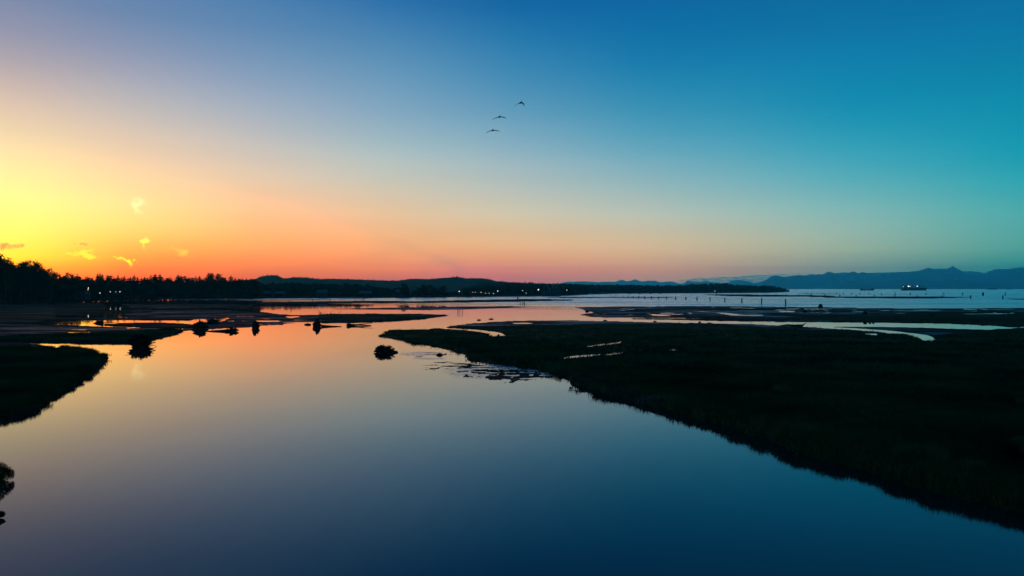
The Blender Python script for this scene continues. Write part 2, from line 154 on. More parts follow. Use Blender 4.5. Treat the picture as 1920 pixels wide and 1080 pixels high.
def build_world():
    w = bpy.data.worlds.new("World")
    scene.world = w
    w.use_nodes = True
    nt = w.node_tree
    N, L = nt.nodes, nt.links
    N.clear()

    def M(op, a, b=None, clamp=False):
        n = N.new('ShaderNodeMath')
        n.operation = op
        n.use_clamp = clamp
        for i, v in enumerate((a, b)):
            if v is None:
                continue
            if isinstance(v, (int, float)):
                n.inputs[i].default_value = v
            else:
                L.new(v, n.inputs[i])
        return n.outputs[0]
    tc = N.new('ShaderNodeTexCoord')
    nz = N.new('ShaderNodeVectorMath')
    nz.operation = 'NORMALIZE'
    L.new(tc.outputs['Generated'], nz.inputs[0])
    sp = N.new('ShaderNodeSeparateXYZ')
    L.new(nz.outputs[0], sp.inputs[0])
    x, y, z = sp.outputs
    el = M('MULTIPLY', M('ARCSINE', M('MINIMUM', M('MAXIMUM', z, -1.0), 1.0)), 180 / PI)
    az = M('MULTIPLY', M('ARCTAN2', x, y), 180 / PI)
    d0 = M('ABSOLUTE', M('SUBTRACT', az, SUN_AZ))
    delta = M('MINIMUM', d0, M('SUBTRACT', 360.0, d0))
    f = M('POWER', M('DIVIDE', M('MAXIMUM', el, 0.0), 90.0), 0.5)
    tgt = [0] + [az_of(p) - SUN_AZ for p in GAIN_PX] + [74, 90, 120, 180]
    cur = None
    for i, dd in enumerate(tgt):
        r = N.new('ShaderNodeValToRGB')
        cr = r.color_ramp
        cr.interpolation = 'LINEAR'
        s = sky_at(dd)
        while len(cr.elements) < len(ELS):
            cr.elements.new(0.5)
        for k, e in enumerate(ELS):
            cr.elements[k].position = math.sqrt(e / 90.0)
        for k in range(len(ELS)):
            cr.elements[k].color = (*[float(v) for v in s[k]], 1)
        L.new(f, r.inputs[0])
        if cur is None:
            cur = r.outputs[0]
        else:
            t = M('DIVIDE', M('SUBTRACT', delta, tgt[i - 1]), tgt[i] - tgt[i - 1], clamp=True)
            m = N.new('ShaderNodeMix')
            m.data_type = 'RGBA'
            L.new(t, m.inputs[0])
            L.new(cur, m.inputs[6])
            L.new(r.outputs[0], m.inputs[7])
            cur = m.outputs[2]
    bands = N.new('ShaderNodeTexNoise')
    bands.inputs['Scale'].default_value = 1.0
    bands.inputs['Detail'].default_value = 4
    bc = N.new('ShaderNodeCombineXYZ')
    L.new(M('MULTIPLY', az, 0.035), bc.inputs[0])
    L.new(M('ADD', M('MULTIPLY', el, 0.55), M('MULTIPLY', az, 0.02)), bc.inputs[1])
    L.new(bc.outputs[0], bands.inputs[0])
    low = M('DIVIDE', M('SUBTRACT', 14.0, el), 12.0, clamp=True)
    bf = M('ADD', 1.0, M('MULTIPLY', M('MULTIPLY', M('SUBTRACT', bands.outputs[0], 0.5), 0.22), low))
    bm = N.new('ShaderNodeVectorMath')
    bm.operation = 'SCALE'
    L.new(cur, bm.inputs[0])
    L.new(bf, bm.inputs['Scale'])
    cur = bm.outputs[0]
    # wisps of cloud low over the sunset and a cloud bank behind the far mountains
    uv = N.new('ShaderNodeCombineXYZ')
    L.new(az, uv.inputs[0])
    L.new(el, uv.inputs[1])

    def noise(scale, detail=4, off=0.0, sy=1.0):
        mp = N.new('ShaderNodeMapping')
        mp.inputs['Location'].default_value = (off, off * 0.7, 0)
        mp.inputs['Scale'].default_value = (1, sy, 1)
        L.new(uv.outputs[0], mp.inputs[0])
        n = N.new('ShaderNodeTexNoise')
        n.inputs['Scale'].default_value = scale
        n.inputs['Detail'].default_value = detail
        L.new(mp.outputs[0], n.inputs[0])
        return n.outputs['Fac'], n.outputs['Color']
    nf, nc = noise(2.6, 4)
    nf2, nc2 = noise(2.2, 3, 7.3)
    ws = M('MULTIPLY', M('SUBTRACT', nf, 0.5), 1.5)
    ws2 = M('MULTIPLY', M('SUBTRACT', nf2, 0.5), 1.1)
    uu = M('ADD', az, ws)
    vv = M('ADD', el, M('MULTIPLY', ws2, 0.6))

    def wisp(cur, px, py, sx, sy, ang, col, amt):
        uc, vc = az_of(px), el_of(px, py)
        k = 180 / PI / F
        ca, sa = math.cos(math.radians(ang)), math.sin(math.radians(ang))
        du, dv = M('SUBTRACT', uu, uc), M('SUBTRACT', vv, vc)
        a = M('DIVIDE', M('ADD', M('MULTIPLY', du, ca), M('MULTIPLY', dv, sa)), sx * k)
        b = M('DIVIDE', M('SUBTRACT', M('MULTIPLY', dv, ca), M('MULTIPLY', du, sa)), sy * k)
        q = M('ADD', M('MULTIPLY', a, a), M('MULTIPLY', b, b))
        m0 = M('POWER', M('SUBTRACT', 1.0, M('MULTIPLY', q, 0.5), clamp=True), 1.5)
        m0 = M('MULTIPLY', m0, amt)
        mx = N.new('ShaderNodeMix')
        mx.data_type = 'RGBA'
        L.new(m0, mx.inputs[0])
        L.new(cur, mx.inputs[6])
        ml = N.new('ShaderNodeMix')
        ml.data_type = 'RGBA'
        ml.blend_type = 'MULTIPLY'
        ml.inputs[0].default_value = 1.0
        L.new(cur, ml.inputs[6])
        ml.inputs[7].default_value = (*col, 1)
        L.new(ml.outputs[2], mx.inputs[7])
        return mx.outputs[2]
    for a in [(260, 380, 9, 9, 20, (1.1, 1.3, 1.5), 0.8), (256, 392, 5, 9, 5, (1.1, 1.25, 1.4), 0.8),
              (275, 449, 7, 5, 35, (1.2, 1.75, 1.2), 0.8), (269, 456, 4, 8, 12, (1.2, 1.9, 1.2), 0.9),
              (150, 474, 16, 3, 10, (1.1, 1.6, 1.3), 0.8), (165, 480, 13, 4, -6, (1.2, 1.9, 1.3), 0.9),
              (230, 486, 13, 3, -22, (1.2, 2.4, 1.2), 0.9), (246, 494, 8, 5, -48, (1.2, 2.8, 1.2), 1.0),
              (332, 470, 12, 5, -10, (1.1, 1.4, 1.2), 0.7), (346, 476, 9, 6, -25, (1.1, 1.6, 1.2), 0.8),
              (6, 461, 12, 5, -3, (0.42, 0.30, 0.9), 0.95), (33, 461, 8, 3, 5, (0.5, 0.36, 0.9), 0.85),
              (153, 456.5, 8, 1.8, 0, (0.55, 0.42, 1.0), 0.85),
              (625, 495, 24, 1.4, -9, (1.1, 1.3, 1.2), 0.7),
              (690, 441, 10, 2.0, 8, (1.1, 1.12, 1.1), 0.7)]:
        cur = wisp(cur, *a)
    bn, _ = noise(0.9, 5, 3.1, 4.0)
    bn2, _ = noise(2.4, 4, 11.1, 7.0)
    # upper edge of the bank climbs to the right, then melts away
    up = M('MULTIPLY', M('SUBTRACT', az, az_of(1270)), (el_of(1450, 514) - el_of(1270, 525)) / (az_of(1450) - az_of(1270)))
    edge = M('ADD', M('ADD', up, el_of(1270, 524.5)), M('MULTIPLY', M('SUBTRACT', bn, 0.5), 0.34))
    top = M('DIVIDE', M('SUBTRACT', edge, el), 0.05, clamp=True)
    side = M('MULTIPLY', M('DIVIDE', M('SUBTRACT', az, az_of(1262)), 1.2, clamp=True),
             M('DIVIDE', M('SUBTRACT', az_of(1530), az), 3.0, clamp=True))
    holes = M('MULTIPLY', M('SUBTRACT', bn2, 0.42), 7.0, clamp=True)
    bank = M('MULTIPLY', M('MULTIPLY', top, side), M('ADD', M('MULTIPLY', holes, 0.6), 0.35))
    mx = N.new('ShaderNodeMix')
    mx.data_type = 'RGBA'
    L.new(bank, mx.inputs[0])
    L.new(cur, mx.inputs[6])
    ml = N.new('ShaderNodeMix')
    ml.data_type = 'RGBA'
    ml.blend_type = 'MULTIPLY'
    ml.inputs[0].default_value = 1.0
    L.new(cur, ml.inputs[6])
    ml.inputs[7].default_value = (0.05, 0.45, 0.85, 1)
    L.new(ml.outputs[2], mx.inputs[7])
    cur = mx.outputs[2]
    bg = N.new('ShaderNodeBackground')
    L.new(cur, bg.inputs[0])
    bg.inputs[1].default_value = 1.0
    # faint physical twilight on top: the sun has just gone below the horizon
    st = N.new('ShaderNodeTexSky')
    st.sky_type = 'NISHITA'
    st.sun_disc = False
    st.sun_elevation = math.radians(-1.0)
    st.sun_rotation = math.radians(SUN_AZ)
    bg2 = N.new('ShaderNodeBackground')
    L.new(st.outputs[0], bg2.inputs[0])
    bg2.inputs[1].default_value = 0.004
    ad = N.new('ShaderNodeAddShader')
    L.new(bg.outputs[0], ad.inputs[0])
    L.new(bg2.outputs[0], ad.inputs[1])
    out = N.new('ShaderNodeOutputWorld')
    L.new(ad.outputs[0], out.inputs[0])
    try:
        w.cycles.sampling_method = 'MANUAL'
        w.cycles.sample_map_resolution = 1024
    except Exception:
        pass


build_world()
sun_data = bpy.data.lights.new("sun", 'SUN')
sun_data.energy = 0.02
sun_data.angle = math.radians(4)
sun_data.color = (1.0, 0.62, 0.35)
sun = bpy.data.objects.new("sun", sun_data)
C.objects.link(sun)
sd_ = Vector((math.sin(math.radians(SUN_AZ)), math.cos(math.radians(SUN_AZ)), math.tan(math.radians(1.0))))
sun.rotation_euler = sd_.to_track_quat('Z', 'Y').to_euler()

HAZE_DENSITY = 6.4e-5
HAZE_COLOR = (0.10, 0.92, 1.0)
HAZE_G = 0.55

rnd = random.Random(4)
rng = np.random.default_rng(4)

# ------------------------------------------------------------------ helpers


def depth(py):
    return F * H / (py - HY)


def gp(px, py, z=0.0):
    """point of the level ground seen at photo position (px, py)"""
    Y = depth(py)
    return Vector(((px - 960) / F * Y, Y, z))


def at(px, py, Y):
    """point at distance Y seen at photo position"""
    return Vector(((px - 960) / F * Y, Y, H + (HY - py) / F * Y))


def ppx(Y):
    return Y / F          # metres per photo pixel at distance Y


def mat(name, base, rough=0.8, spec=0.3, noise_scale=None, noise_amt=0.3, bump=0.0, bump_scale=None, emit=None, estr=0):
    m = bpy.data.materials.new(name)
    m.use_nodes = True
    nt = m.node_tree
    N, L = nt.nodes, nt.links
    b = N['Principled BSDF']
    b.inputs['Base Color'].default_value = (*base, 1)
    b.inputs['Roughness'].default_value = rough
    b.inputs['Specular IOR Level'].default_value = spec
    if noise_scale:
        tc = N.new('ShaderNodeTexCoord')
        n = N.new('ShaderNodeTexNoise')
        n.inputs['Scale'].default_value = noise_scale
        n.inputs['Detail'].default_value = 5
        L.new(tc.outputs['Object'], n.inputs[0])
        r = N.new('ShaderNodeValToRGB')
        r.color_ramp.elements[0].color = (*[c * (1 - noise_amt) for c in base], 1)
        r.color_ramp.elements[1].color = (*[c * (1 + noise_amt) for c in base], 1)
        r.color_ramp.elements[0].position = 0.3
        r.color_ramp.elements[1].position = 0.7
        L.new(n.outputs[0], r.inputs[0])
        L.new(r.outputs[0], b.inputs['Base Color'])
        if bump:
            bp = N.new('ShaderNodeBump')
            bp.inputs['Strength'].default_value = bump
            bp.inputs['Distance'].default_value = 0.05
            n2 = N.new('ShaderNodeTexNoise')
            n2.inputs['Scale'].default_value = bump_scale or noise_scale * 3
            n2.inputs['Detail'].default_value = 6
            L.new(tc.outputs['Object'], n2.inputs[0])
            L.new(n2.outputs[0], bp.inputs['Height'])
            L.new(bp.outputs[0], b.inputs['Normal'])
    if emit:
        b.inputs['Emission Color'].default_value = (*emit, 1)
        b.inputs['Emission Strength'].default_value = estr
        try:
            m.cycles.emission_sampling = 'NONE'
        except Exception:
            pass
    return m


M_WOOD = mat('weathered_wood', (0.014, 0.012, 0.010), 0.9, 0.03, 3.0, 0.5, 0.6, 9)
M_PILE = mat('tarred_wood', (0.022, 0.02, 0.018), 0.9, 0.02, 2.0, 0.5, 0.5, 8)
M_BARK = mat('bark', (0.045, 0.035, 0.026), 0.9, 0.2, 1.5, 0.4)
M_CONIFER = mat('conifer_foliage', (0.010, 0.020, 0.010), 0.9, 0.02, 0.4, 0.5)
M_LEAF = mat('leaf_foliage', (0.012, 0.024, 0.010), 0.9, 0.02, 0.4, 0.5)
M_FARWOOD = mat('far_forest_foliage', (0.010, 0.020, 0.012), 0.9, 0.02, 0.05, 0.5)
M_GRASS = mat('sedge', (0.018, 0.050, 0.015), 0.8, 0.03, 0.10, 0.8)
M_GRASSD = mat('dry_sedge', (0.045, 0.07, 0.022), 0.8, 0.2, 0.5, 0.5)
M_HILL = mat('wooded_hill', (0.010, 0.020, 0.014), 0.95, 0.02, 0.01, 0.5)
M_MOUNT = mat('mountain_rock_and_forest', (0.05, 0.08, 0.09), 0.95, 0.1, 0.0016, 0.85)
M_SHORE = mat('shore_earth', (0.012, 0.014, 0.012), 0.95, 0.02, 0.05, 0.4)
M_HULL = mat('ship_hull_paint', (0.02, 0.035, 0.03), 0.6, 0.3, 0.1, 0.2)
M_SHIPW = mat('ship_white_paint', (0.12, 0.14, 0.13), 0.6, 0.3, 0.1, 0.15)
M_DECK = mat('ship_deck', (0.12, 0.10, 0.08), 0.8, 0.2, 0.1, 0.3)
M_DARKHULL = mat('dark_hull_paint', (0.012, 0.014, 0.018), 0.6, 0.3, 0.1, 0.2)
M_WHITE = mat('white_boat_paint', (0.75, 0.75, 0.72), 0.4, 0.5, 1.0, 0.05)
M_WALL = mat('house_siding', (0.05, 0.05, 0.05), 0.8, 0.2, 1.0, 0.1)
M_ROOF = mat('roof_shingles', (0.09, 0.09, 0.09), 0.8, 0.2, 1.5, 0.3)
M_GLASS = mat('window_glass', (0.02, 0.025, 0.03), 0.1, 0.5)
M_STEEL = mat('galvanised_steel', (0.09, 0.10, 0.11), 0.6, 0.4, 0.5, 0.2)
M_LAMPW = mat('lamp_white', (0.8, 0.8, 0.7), 0.5, 0.3, emit=(1.0, 0.86, 0.62), estr=4.2)
M_LAMPC = mat('lamp_cool', (0.8, 0.8, 0.8), 0.5, 0.3, emit=(0.75, 1.0, 0.95), estr=5)
M_LAMPF = mat('lamp_faint', (0.8, 0.8, 0.7), 0.5, 0.3, emit=(0.9, 0.8, 0.62), estr=3.5)
M_BIRD = mat('bird_feathers', (0.03, 0.03, 0.034), 0.7, 0.2, 6.0, 0.4)


class MB:
    """collects shapes and links them as one mesh object"""

    def __init__(self):
        self.v, self.f, self.s = [], [], []

    def poly(self, pts, faces, smooth=False):
        o = len(self.v)
        self.v += [tuple(p) for p in pts]
        for q in faces:
            self.f.append(tuple(i + o for i in q))
            self.s.append(smooth)

    def box(self, c, s, rot=0.0, taper=1.0):
        cx, cy, cz = c
        pts = []
        for dz in (-1, 1):
            t = taper if dz > 0 else 1.0
            for dx, dy in ((-1, -1), (1, -1), (1, 1), (-1, 1)):
                x, y = dx * s[0] / 2 * t, dy * s[1] / 2 * t
                pts.append((cx + x * math.cos(rot) - y * math.sin(rot), cy + x * math.sin(rot) + y * math.cos(rot), cz + dz * s[2] / 2))
        self.poly(pts, [(3, 2, 1, 0), (4, 5, 6, 7), (0, 1, 5, 4), (1, 2, 6, 5), (2, 3, 7, 6), (3, 0, 4, 7)])

    def tube(self, path, radii, n=6, wob=0.0, seed=0, caps=True):
        r_ = random.Random(seed)
        path = [Vector(p) for p in path]
        rings = []
        for i, p in enumerate(path):
            a = path[max(i - 1, 0)]
            b = path[min(i + 1, len(path) - 1)]
            t = (b - a)
            t = t.normalized() if t.length > 1e-9 else Vector((0, 0, 1))
            up = Vector((0, 0, 1)) if abs(t.z) < 0.9 else Vector((1, 0, 0))
            u = t.cross(up).normalized()
            v = t.cross(u)
            rings.append([p + (u * math.cos(2 * PI * k / n) + v * math.sin(2 * PI * k / n)) * radii[i] * (1 + r_.uniform(-wob, wob)) for k in range(n)])
        pts = [q for r in rings for q in r]
        fs = []
        for i in range(len(path) - 1):
            for k in range(n):
                a, b = i * n + k, i * n + (k + 1) % n
                fs.append((a, b, b + n, a + n))
        if caps:
            fs.append(tuple(range(n))[::-1])
            fs.append(tuple((len(path) - 1) * n + k for k in range(n)))
        self.poly(pts, fs, True)

    def blob(self, c, r, nu=10, nv=7, amp=0.2, seed=0, zmin=None):
        r_ = random.Random(seed)
        pts, fs = [], []
        ph = [r_.uniform(0, 6.3) for _ in range(6)]
        for j in range(nv + 1):
            th = PI * j / nv
            for i in range(nu):
                a = 2 * PI * i / nu
                k = 1 + amp * (math.sin(3 * a + ph[0] + 2 * th) * 0.4 + math.sin(5 * a + ph[1]) * 0.3 + math.sin(4 * th + ph[2] + a) * 0.4 + r_.uniform(-0.5, 0.5))
                z = c[2] + r[2] * math.cos(th) * k
                if zmin is not None:
                    z = max(z, zmin)
                pts.append((c[0] + r[0] * math.sin(th) * math.cos(a) * k, c[1] + r[1] * math.sin(th) * math.sin(a) * k, z))
        for j in range(nv):
            for i in range(nu):
                a, b = j * nu + i, j * nu + (i + 1) % nu
                fs.append((a, a + nu, b + nu, b))
        self.poly(pts, fs, True)

    def mesh(self, name, m):
        me = bpy.data.meshes.new(name)
        me.from_pydata(self.v, [], self.f)
        me.polygons.foreach_set('use_smooth', self.s)
        me.materials.append(m)
        me.update()
        return me

    def build(self, name, m, parent=None):
        o = bpy.data.objects.new(name, self.mesh(name, m))
        C.objects.link(o)
        if parent is not None:
            o.parent = parent
        return o


def tag(o, label=None, cat=None, group=None, kind=None):
    if label:
        o['label'] = label
    if cat:
        o['category'] = cat
    if group:
        o['group'] = group
    if kind:
        o['kind'] = kind
    return o


def empty(name, loc, rz=0.0):
    o = bpy.data.objects.new(name, None)
    o.empty_display_size = 0.2
    C.objects.link(o)
    o.location = loc
    o.rotation_euler = (0, 0, rz)
    return o


def np_mesh(name, verts, faces, m, nside):
    """fast mesh from arrays: verts (n,3), faces (k,nside)"""
    me = bpy.data.meshes.new(name)
    me.vertices.add(len(verts))
    me.vertices.foreach_set('co', np.asarray(verts, dtype=np.float32).ravel())
    k = len(faces)
    me.loops.add(k * nside)
    me.loops.foreach_set('vertex_index', np.asarray(faces, dtype=np.int32).ravel())
    me.polygons.add(k)
    me.polygons.foreach_set('loop_start', np.arange(0, k * nside, nside, dtype=np.int32))
    me.update(calc_edges=True)
    me.materials.append(m)
    return me


def vnoise(x, y, seed=0):
    xi, yi = np.floor(x).astype(np.int64), np.floor(y).astype(np.int64)
    fx, fy = x - xi, y - yi
    fx, fy = fx * fx * (3 - 2 * fx), fy * fy * (3 - 2 * fy)

    def h(a, b):
        n = (a * 374761393 + b * 668265263 + seed * 974634777) & 0xffffffff
        n = ((n ^ (n >> 13)) * 1274126177) & 0xffffffff
        n = n ^ (n >> 16)
        return (n & 0xffff) / 32767.5 - 1.0
    a, b, c, d = h(xi, yi), h(xi + 1, yi), h(xi, yi + 1), h(xi + 1, yi + 1)
    return (a * (1 - fx) + b * fx) * (1 - fy) + (c * (1 - fx) + d * fx) * fy


def fbm(x, y, oct=4, seed=0, gain=0.5):
    s, a, t = 0, 1.0, 0
    for i in range(oct):
        s = s + a * vnoise(x * 2 ** i + 13.7 * i, y * 2 ** i + 7.1 * i, seed + i)
        t += a
        a *= gain
    return s / t


# ------------------------------------------------------------------ water
def water_material():
    m = bpy.data.materials.new('estuary_water')
    m.use_nodes = True
    nt = m.node_tree
    N, L = nt.nodes, nt.links
    N.remove(N['Principled BSDF'])
    body = N.new('ShaderNodeBsdfDiffuse')
    gl = N.new('ShaderNodeBsdfGlossy')
    gl.inputs['Color'].default_value = (0.90, 0.94, 1.0, 1)
    fr = N.new('ShaderNodeFresnel')
    ms = N.new('ShaderNodeMixShader')
    L.new(fr.outputs[0], ms.inputs[0])
    L.new(body.outputs[0], ms.inputs[1])
    L.new(gl.outputs[0], ms.inputs[2])
    L.new(ms.outputs[0], N['Material Output'].inputs['Surface'])
    geo = N.new('ShaderNodeNewGeometry')
    sp = N.new('ShaderNodeSeparateXYZ')
    L.new(geo.outputs['Position'], sp.inputs[0])

    def M(op, a, c=None, clamp=False):
        n = N.new('ShaderNodeMath')
        n.operation = op
        n.use_clamp = clamp
        for i, v in enumerate((a, c)):
            if v is None:
                continue
            if isinstance(v, (int, float)):
                n.inputs[i].default_value = v
            else:
                L.new(v, n.inputs[i])
        return n.outputs[0]
    # open water out in the bay is ruffled by the breeze, the sheltered river is calm
    wn = N.new('ShaderNodeTexNoise')
    wn.inputs['Scale'].default_value = 0.006
    wn.inputs['Detail'].default_value = 3
    mp = N.new('ShaderNodeMapping')
    mp.inputs['Scale'].default_value = (0.35, 1.0, 1)
    L.new(geo.outputs['Position'], mp.inputs[0])
    L.new(mp.outputs[0], wn.inputs[0])
    wob = M('MULTIPLY', M('SUBTRACT', wn.outputs[0], 0.5), 260.0)
    line = M('ADD', M('ADD', sp.outputs[1], M('MULTIPLY', sp.outputs[0], 0.9)), wob)
    sea = M('DIVIDE', M('SUBTRACT', line, 330.0), 160.0, clamp=True)
    streak = N.new('ShaderNodeTexNoise')
    streak.inputs['Scale'].default_value = 0.02
    streak.inputs['Detail'].default_value = 4
    mp2 = N.new('ShaderNodeMapping')
    mp2.inputs['Scale'].default_value = (0.25, 1.0, 1)
    L.new(geo.outputs['Position'], mp2.inputs[0])
    L.new(mp2.outputs[0], streak.inputs[0])
    st = M('MULTIPLY', M('SUBTRACT', streak.outputs[0], 0.42), 5.0, clamp=True)
    # small ruffled patches where weed comes up to the surface off the marsh point
    pn = N.new('ShaderNodeTexNoise')
    pn.inputs['Scale'].default_value = 0.9
    pn.inputs['Detail'].default_value = 5
    pn.inputs['Roughness'].default_value = 0.65
    mp4 = N.new('ShaderNodeMapping')
    mp4.inputs['Scale'].default_value = (1.0, 1.5, 1)
    L.new(geo.outputs['Position'], mp4.inputs[0])
    L.new(mp4.outputs[0], pn.inputs[0])
    patch = None
    for cx_, cy_, rx_, ry_ in ((-1.0, 79.5, 6.6, 9.0), (-11.2, 100.5, 3.2, 4.0), (-9.5, 93.5, 2.4, 1.6)):
        ex = M('DIVIDE', M('SUBTRACT', sp.outputs[0], cx_), rx_)
        ey = M('DIVIDE', M('SUBTRACT', sp.outputs[1], cy_), ry_)
        q = M('SUBTRACT', 1.0, M('ADD', M('MULTIPLY', ex, ex), M('MULTIPLY', ey, ey)))
        q = M('MULTIPLY', M('ADD', M('MULTIPLY', q, 0.45), M('SUBTRACT', pn.outputs[0], 0.58)), 6.0, clamp=True)
        patch = q if patch is None else M('MAXIMUM', patch, q)
    fine = N.new('ShaderNodeTexNoise')
    fine.inputs['Scale'].default_value = 2.6
    fine.inputs['Detail'].default_value = 4
    L.new(mp4.outputs[0], fine.inputs[0])
    patch = M('MULTIPLY', patch, M('MULTIPLY', M('SUBTRACT', fine.outputs[0], 0.38), 4.5, clamp=True))
    rough = M('ADD', M('ADD', M('ADD', 0.014, M('MULTIPLY', st, 0.022)), M('MULTIPLY', patch, 0.26)), M('MULTIPLY', sea, M('ADD', 0.10, M('MULTIPLY', st, 0.14))))
    L.new(rough, gl.inputs['Roughness'])
    cm = N.new('ShaderNodeMix')
    cm.data_type = 'RGBA'
    L.new(sea, cm.inputs[0])
    cm.inputs[6].default_value = (0.002, 0.014, 0.014, 1)      # clear dark river water
    cm.inputs[7].default_value = (0.004, 0.11, 0.13, 1)        # open bay: teal painted in for sky light its ripples reflect
    L.new(cm.outputs[2], body.inputs['Color'])
    L.new(M('ADD', 1.35, M('SUBTRACT', M('MULTIPLY', sea, 0.25), M('MULTIPLY', patch, 0.10))), fr.inputs['IOR'])
    rip = N.new('ShaderNodeTexNoise')
    rip.inputs['Scale'].default_value = 1.6
    rip.inputs['Detail'].default_value = 3
    L.new(geo.outputs['Position'], rip.inputs[0])
    bp = N.new('ShaderNodeBump')
    bp.inputs['Distance'].default_value = 0.3
    L.new(M('ADD', 0.003, M('ADD', M('MULTIPLY', sea, 0.6), M('MULTIPLY', patch, 0.45))), bp.inputs['Strength'])
    L.new(rip.outputs[0], bp.inputs['Height'])
    L.new(bp.outputs[0], gl.inputs['Normal'])
    L.new(bp.outputs[0], fr.inputs['Normal'])
    return m


M_WATER = water_material()
wx = [-1780, -900, -300, 300, 1500, 5000, 21400]
wy = [-350, 0, 40, 120, 400, 1500, 5000, 12000, 27400]
mb = MB()
pts = [(x, y, 0.0) for y in wy for x in wx]
nx = len(wx)
mb.poly(pts, [(j * nx + i, j * nx + i + 1, (j + 1) * nx + i + 1, (j + 1) * nx + i) for j in range(len(wy) - 1) for i in range(nx - 1)])
tag(mb.build('water', M_WATER), 'calm estuary water mirroring the dusk sky, orange on the left and blue on the right', kind='structure')


# ------------------------------------------------------------------ tidal ground (one height field, cut into its banks and flats)
def ground_material():
    m = bpy.data.materials.new('tidal_ground')
    m.use_nodes = True
    nt = m.node_tree
    N, L = nt.nodes, nt.links
    b = N['Principled BSDF']
    geo = N.new('ShaderNodeNewGeometry')
    wet = N.new('ShaderNodeAttribute')
    wet.attribute_name = 'wet'
    veg = N.new('ShaderNodeAttribute')
    veg.attribute_name = 'veg'

    def mixc(f, a, c):
        n = N.new('ShaderNodeMix')
        n.data_type = 'RGBA'
        if isinstance(f, (int, float)):
            n.inputs[0].default_value = f
        else:
            L.new(f, n.inputs[0])
        for i, v in ((6, a), (7, c)):
            if isinstance(v, tuple):
                n.inputs[i].default_value = (*v, 1)
            else:
                L.new(v, n.inputs[i])
        return n.outputs[2]

    def M(op, a, c=None, clamp=False):
        n = N.new('ShaderNodeMath')
        n.operation = op
        n.use_clamp = clamp
        for i, v in enumerate((a, c)):
            if v is None:
                continue
            if isinstance(v, (int, float)):
                n.inputs[i].default_value = v
            else:
                L.new(v, n.inputs[i])
        return n.outputs[0]
    n1 = N.new('ShaderNodeTexNoise')
    n1.inputs['Scale'].default_value = 0.25
    n1.inputs['Detail'].default_value = 7
    n1.inputs['Roughness'].default_value = 0.65
    L.new(geo.outputs['Position'], n1.inputs[0])
    n2 = N.new('ShaderNodeTexNoise')
    n2.inputs['Scale'].default_value = 2.2
    n2.inputs['Detail'].default_value = 6
    L.new(geo.outputs['Position'], n2.inputs[0])
    mud = mixc(n1.outputs[0], (0.003, 0.006, 0.009), (0.008, 0.013, 0.018))
    grs = mixc(n1.outputs[0], (0.004, 0.015, 0.004), (0.012, 0.038, 0.010))
    L.new(mixc(veg.outputs['Fac'], mud, grs), b.inputs['Base Color'])
    sheen = M('MULTIPLY', M('SUBTRACT', n1.outputs[0], 0.40), 5.0, clamp=True)
    n3 = N.new('ShaderNodeTexNoise')
    n3.inputs['Scale'].default_value = 0.07
    n3.inputs['Detail'].default_value = 8
    n3.inputs['Roughness'].default_value = 0.7
    mp3 = N.new('ShaderNodeMapping')
    mp3.inputs['Scale'].default_value = (0.45, 1.0, 1)
    L.new(geo.outputs['Position'], mp3.inputs[0])
    L.new(mp3.outputs[0], n3.inputs[0])
    strk = M('MULTIPLY', M('SUBTRACT', n3.outputs[0], 0.48), 9.0, clamp=True)
    glo = M('MULTIPLY', wet.outputs['Fac'], M('ADD', M('MULTIPLY', sheen, 0.10), M('MULTIPLY', strk, 0.80)))
    L.new(M('SUBTRACT', 0.95, M('MULTIPLY', glo, 0.78)), b.inputs['Roughness'])
    L.new(M('ADD', 0.004, M('MULTIPLY', glo, 0.45)), b.inputs['Specular IOR Level'])
    bp = N.new('ShaderNodeBump')
    bp.inputs['Strength'].default_value = 0.7
    bp.inputs['Distance'].default_value = 0.22
    L.new(n2.outputs[0], bp.inputs['Height'])
    L.new(bp.outputs[0], b.inputs['Normal'])
    return m


M_GROUND = ground_material()

rows = np.concatenate([np.arange(547.5, 640, 0.7), np.arange(640, 700, 0.9), np.arange(700, 1000, 2.0), np.arange(1000, 1500, 6.0)])
colsx = np.arange(-480, 2400, 3.0)
PX, PY = np.meshgrid(colsx, rows)
D = F * H / (PY - HY)
U = PX
V = F * np.log(D)
hgt = np.full(PX.shape, -0.5)
wetA = np.zeros(PX.shape)
vegA = np.zeros(PX.shape)
regA = np.zeros(PX.shape, dtype=np.int32)
N_EDGE = fbm(U / 42.0, V / 42.0, 5, 3, 0.6)
N_FINE = fbm(U / 9.0, V / 14.0, 3, 9)
N_BIG = fbm(U / 160.0, V / 160.0, 4, 21)
N_STREAK = fbm(U / 70.0, V / 34.0, 5, 31, 0.62)


def to_uv(pts):
    a = np.array(pts, dtype=float)
    return np.stack([a[:, 0], F * np.log(F * H / (a[:, 1] - HY))], 1)


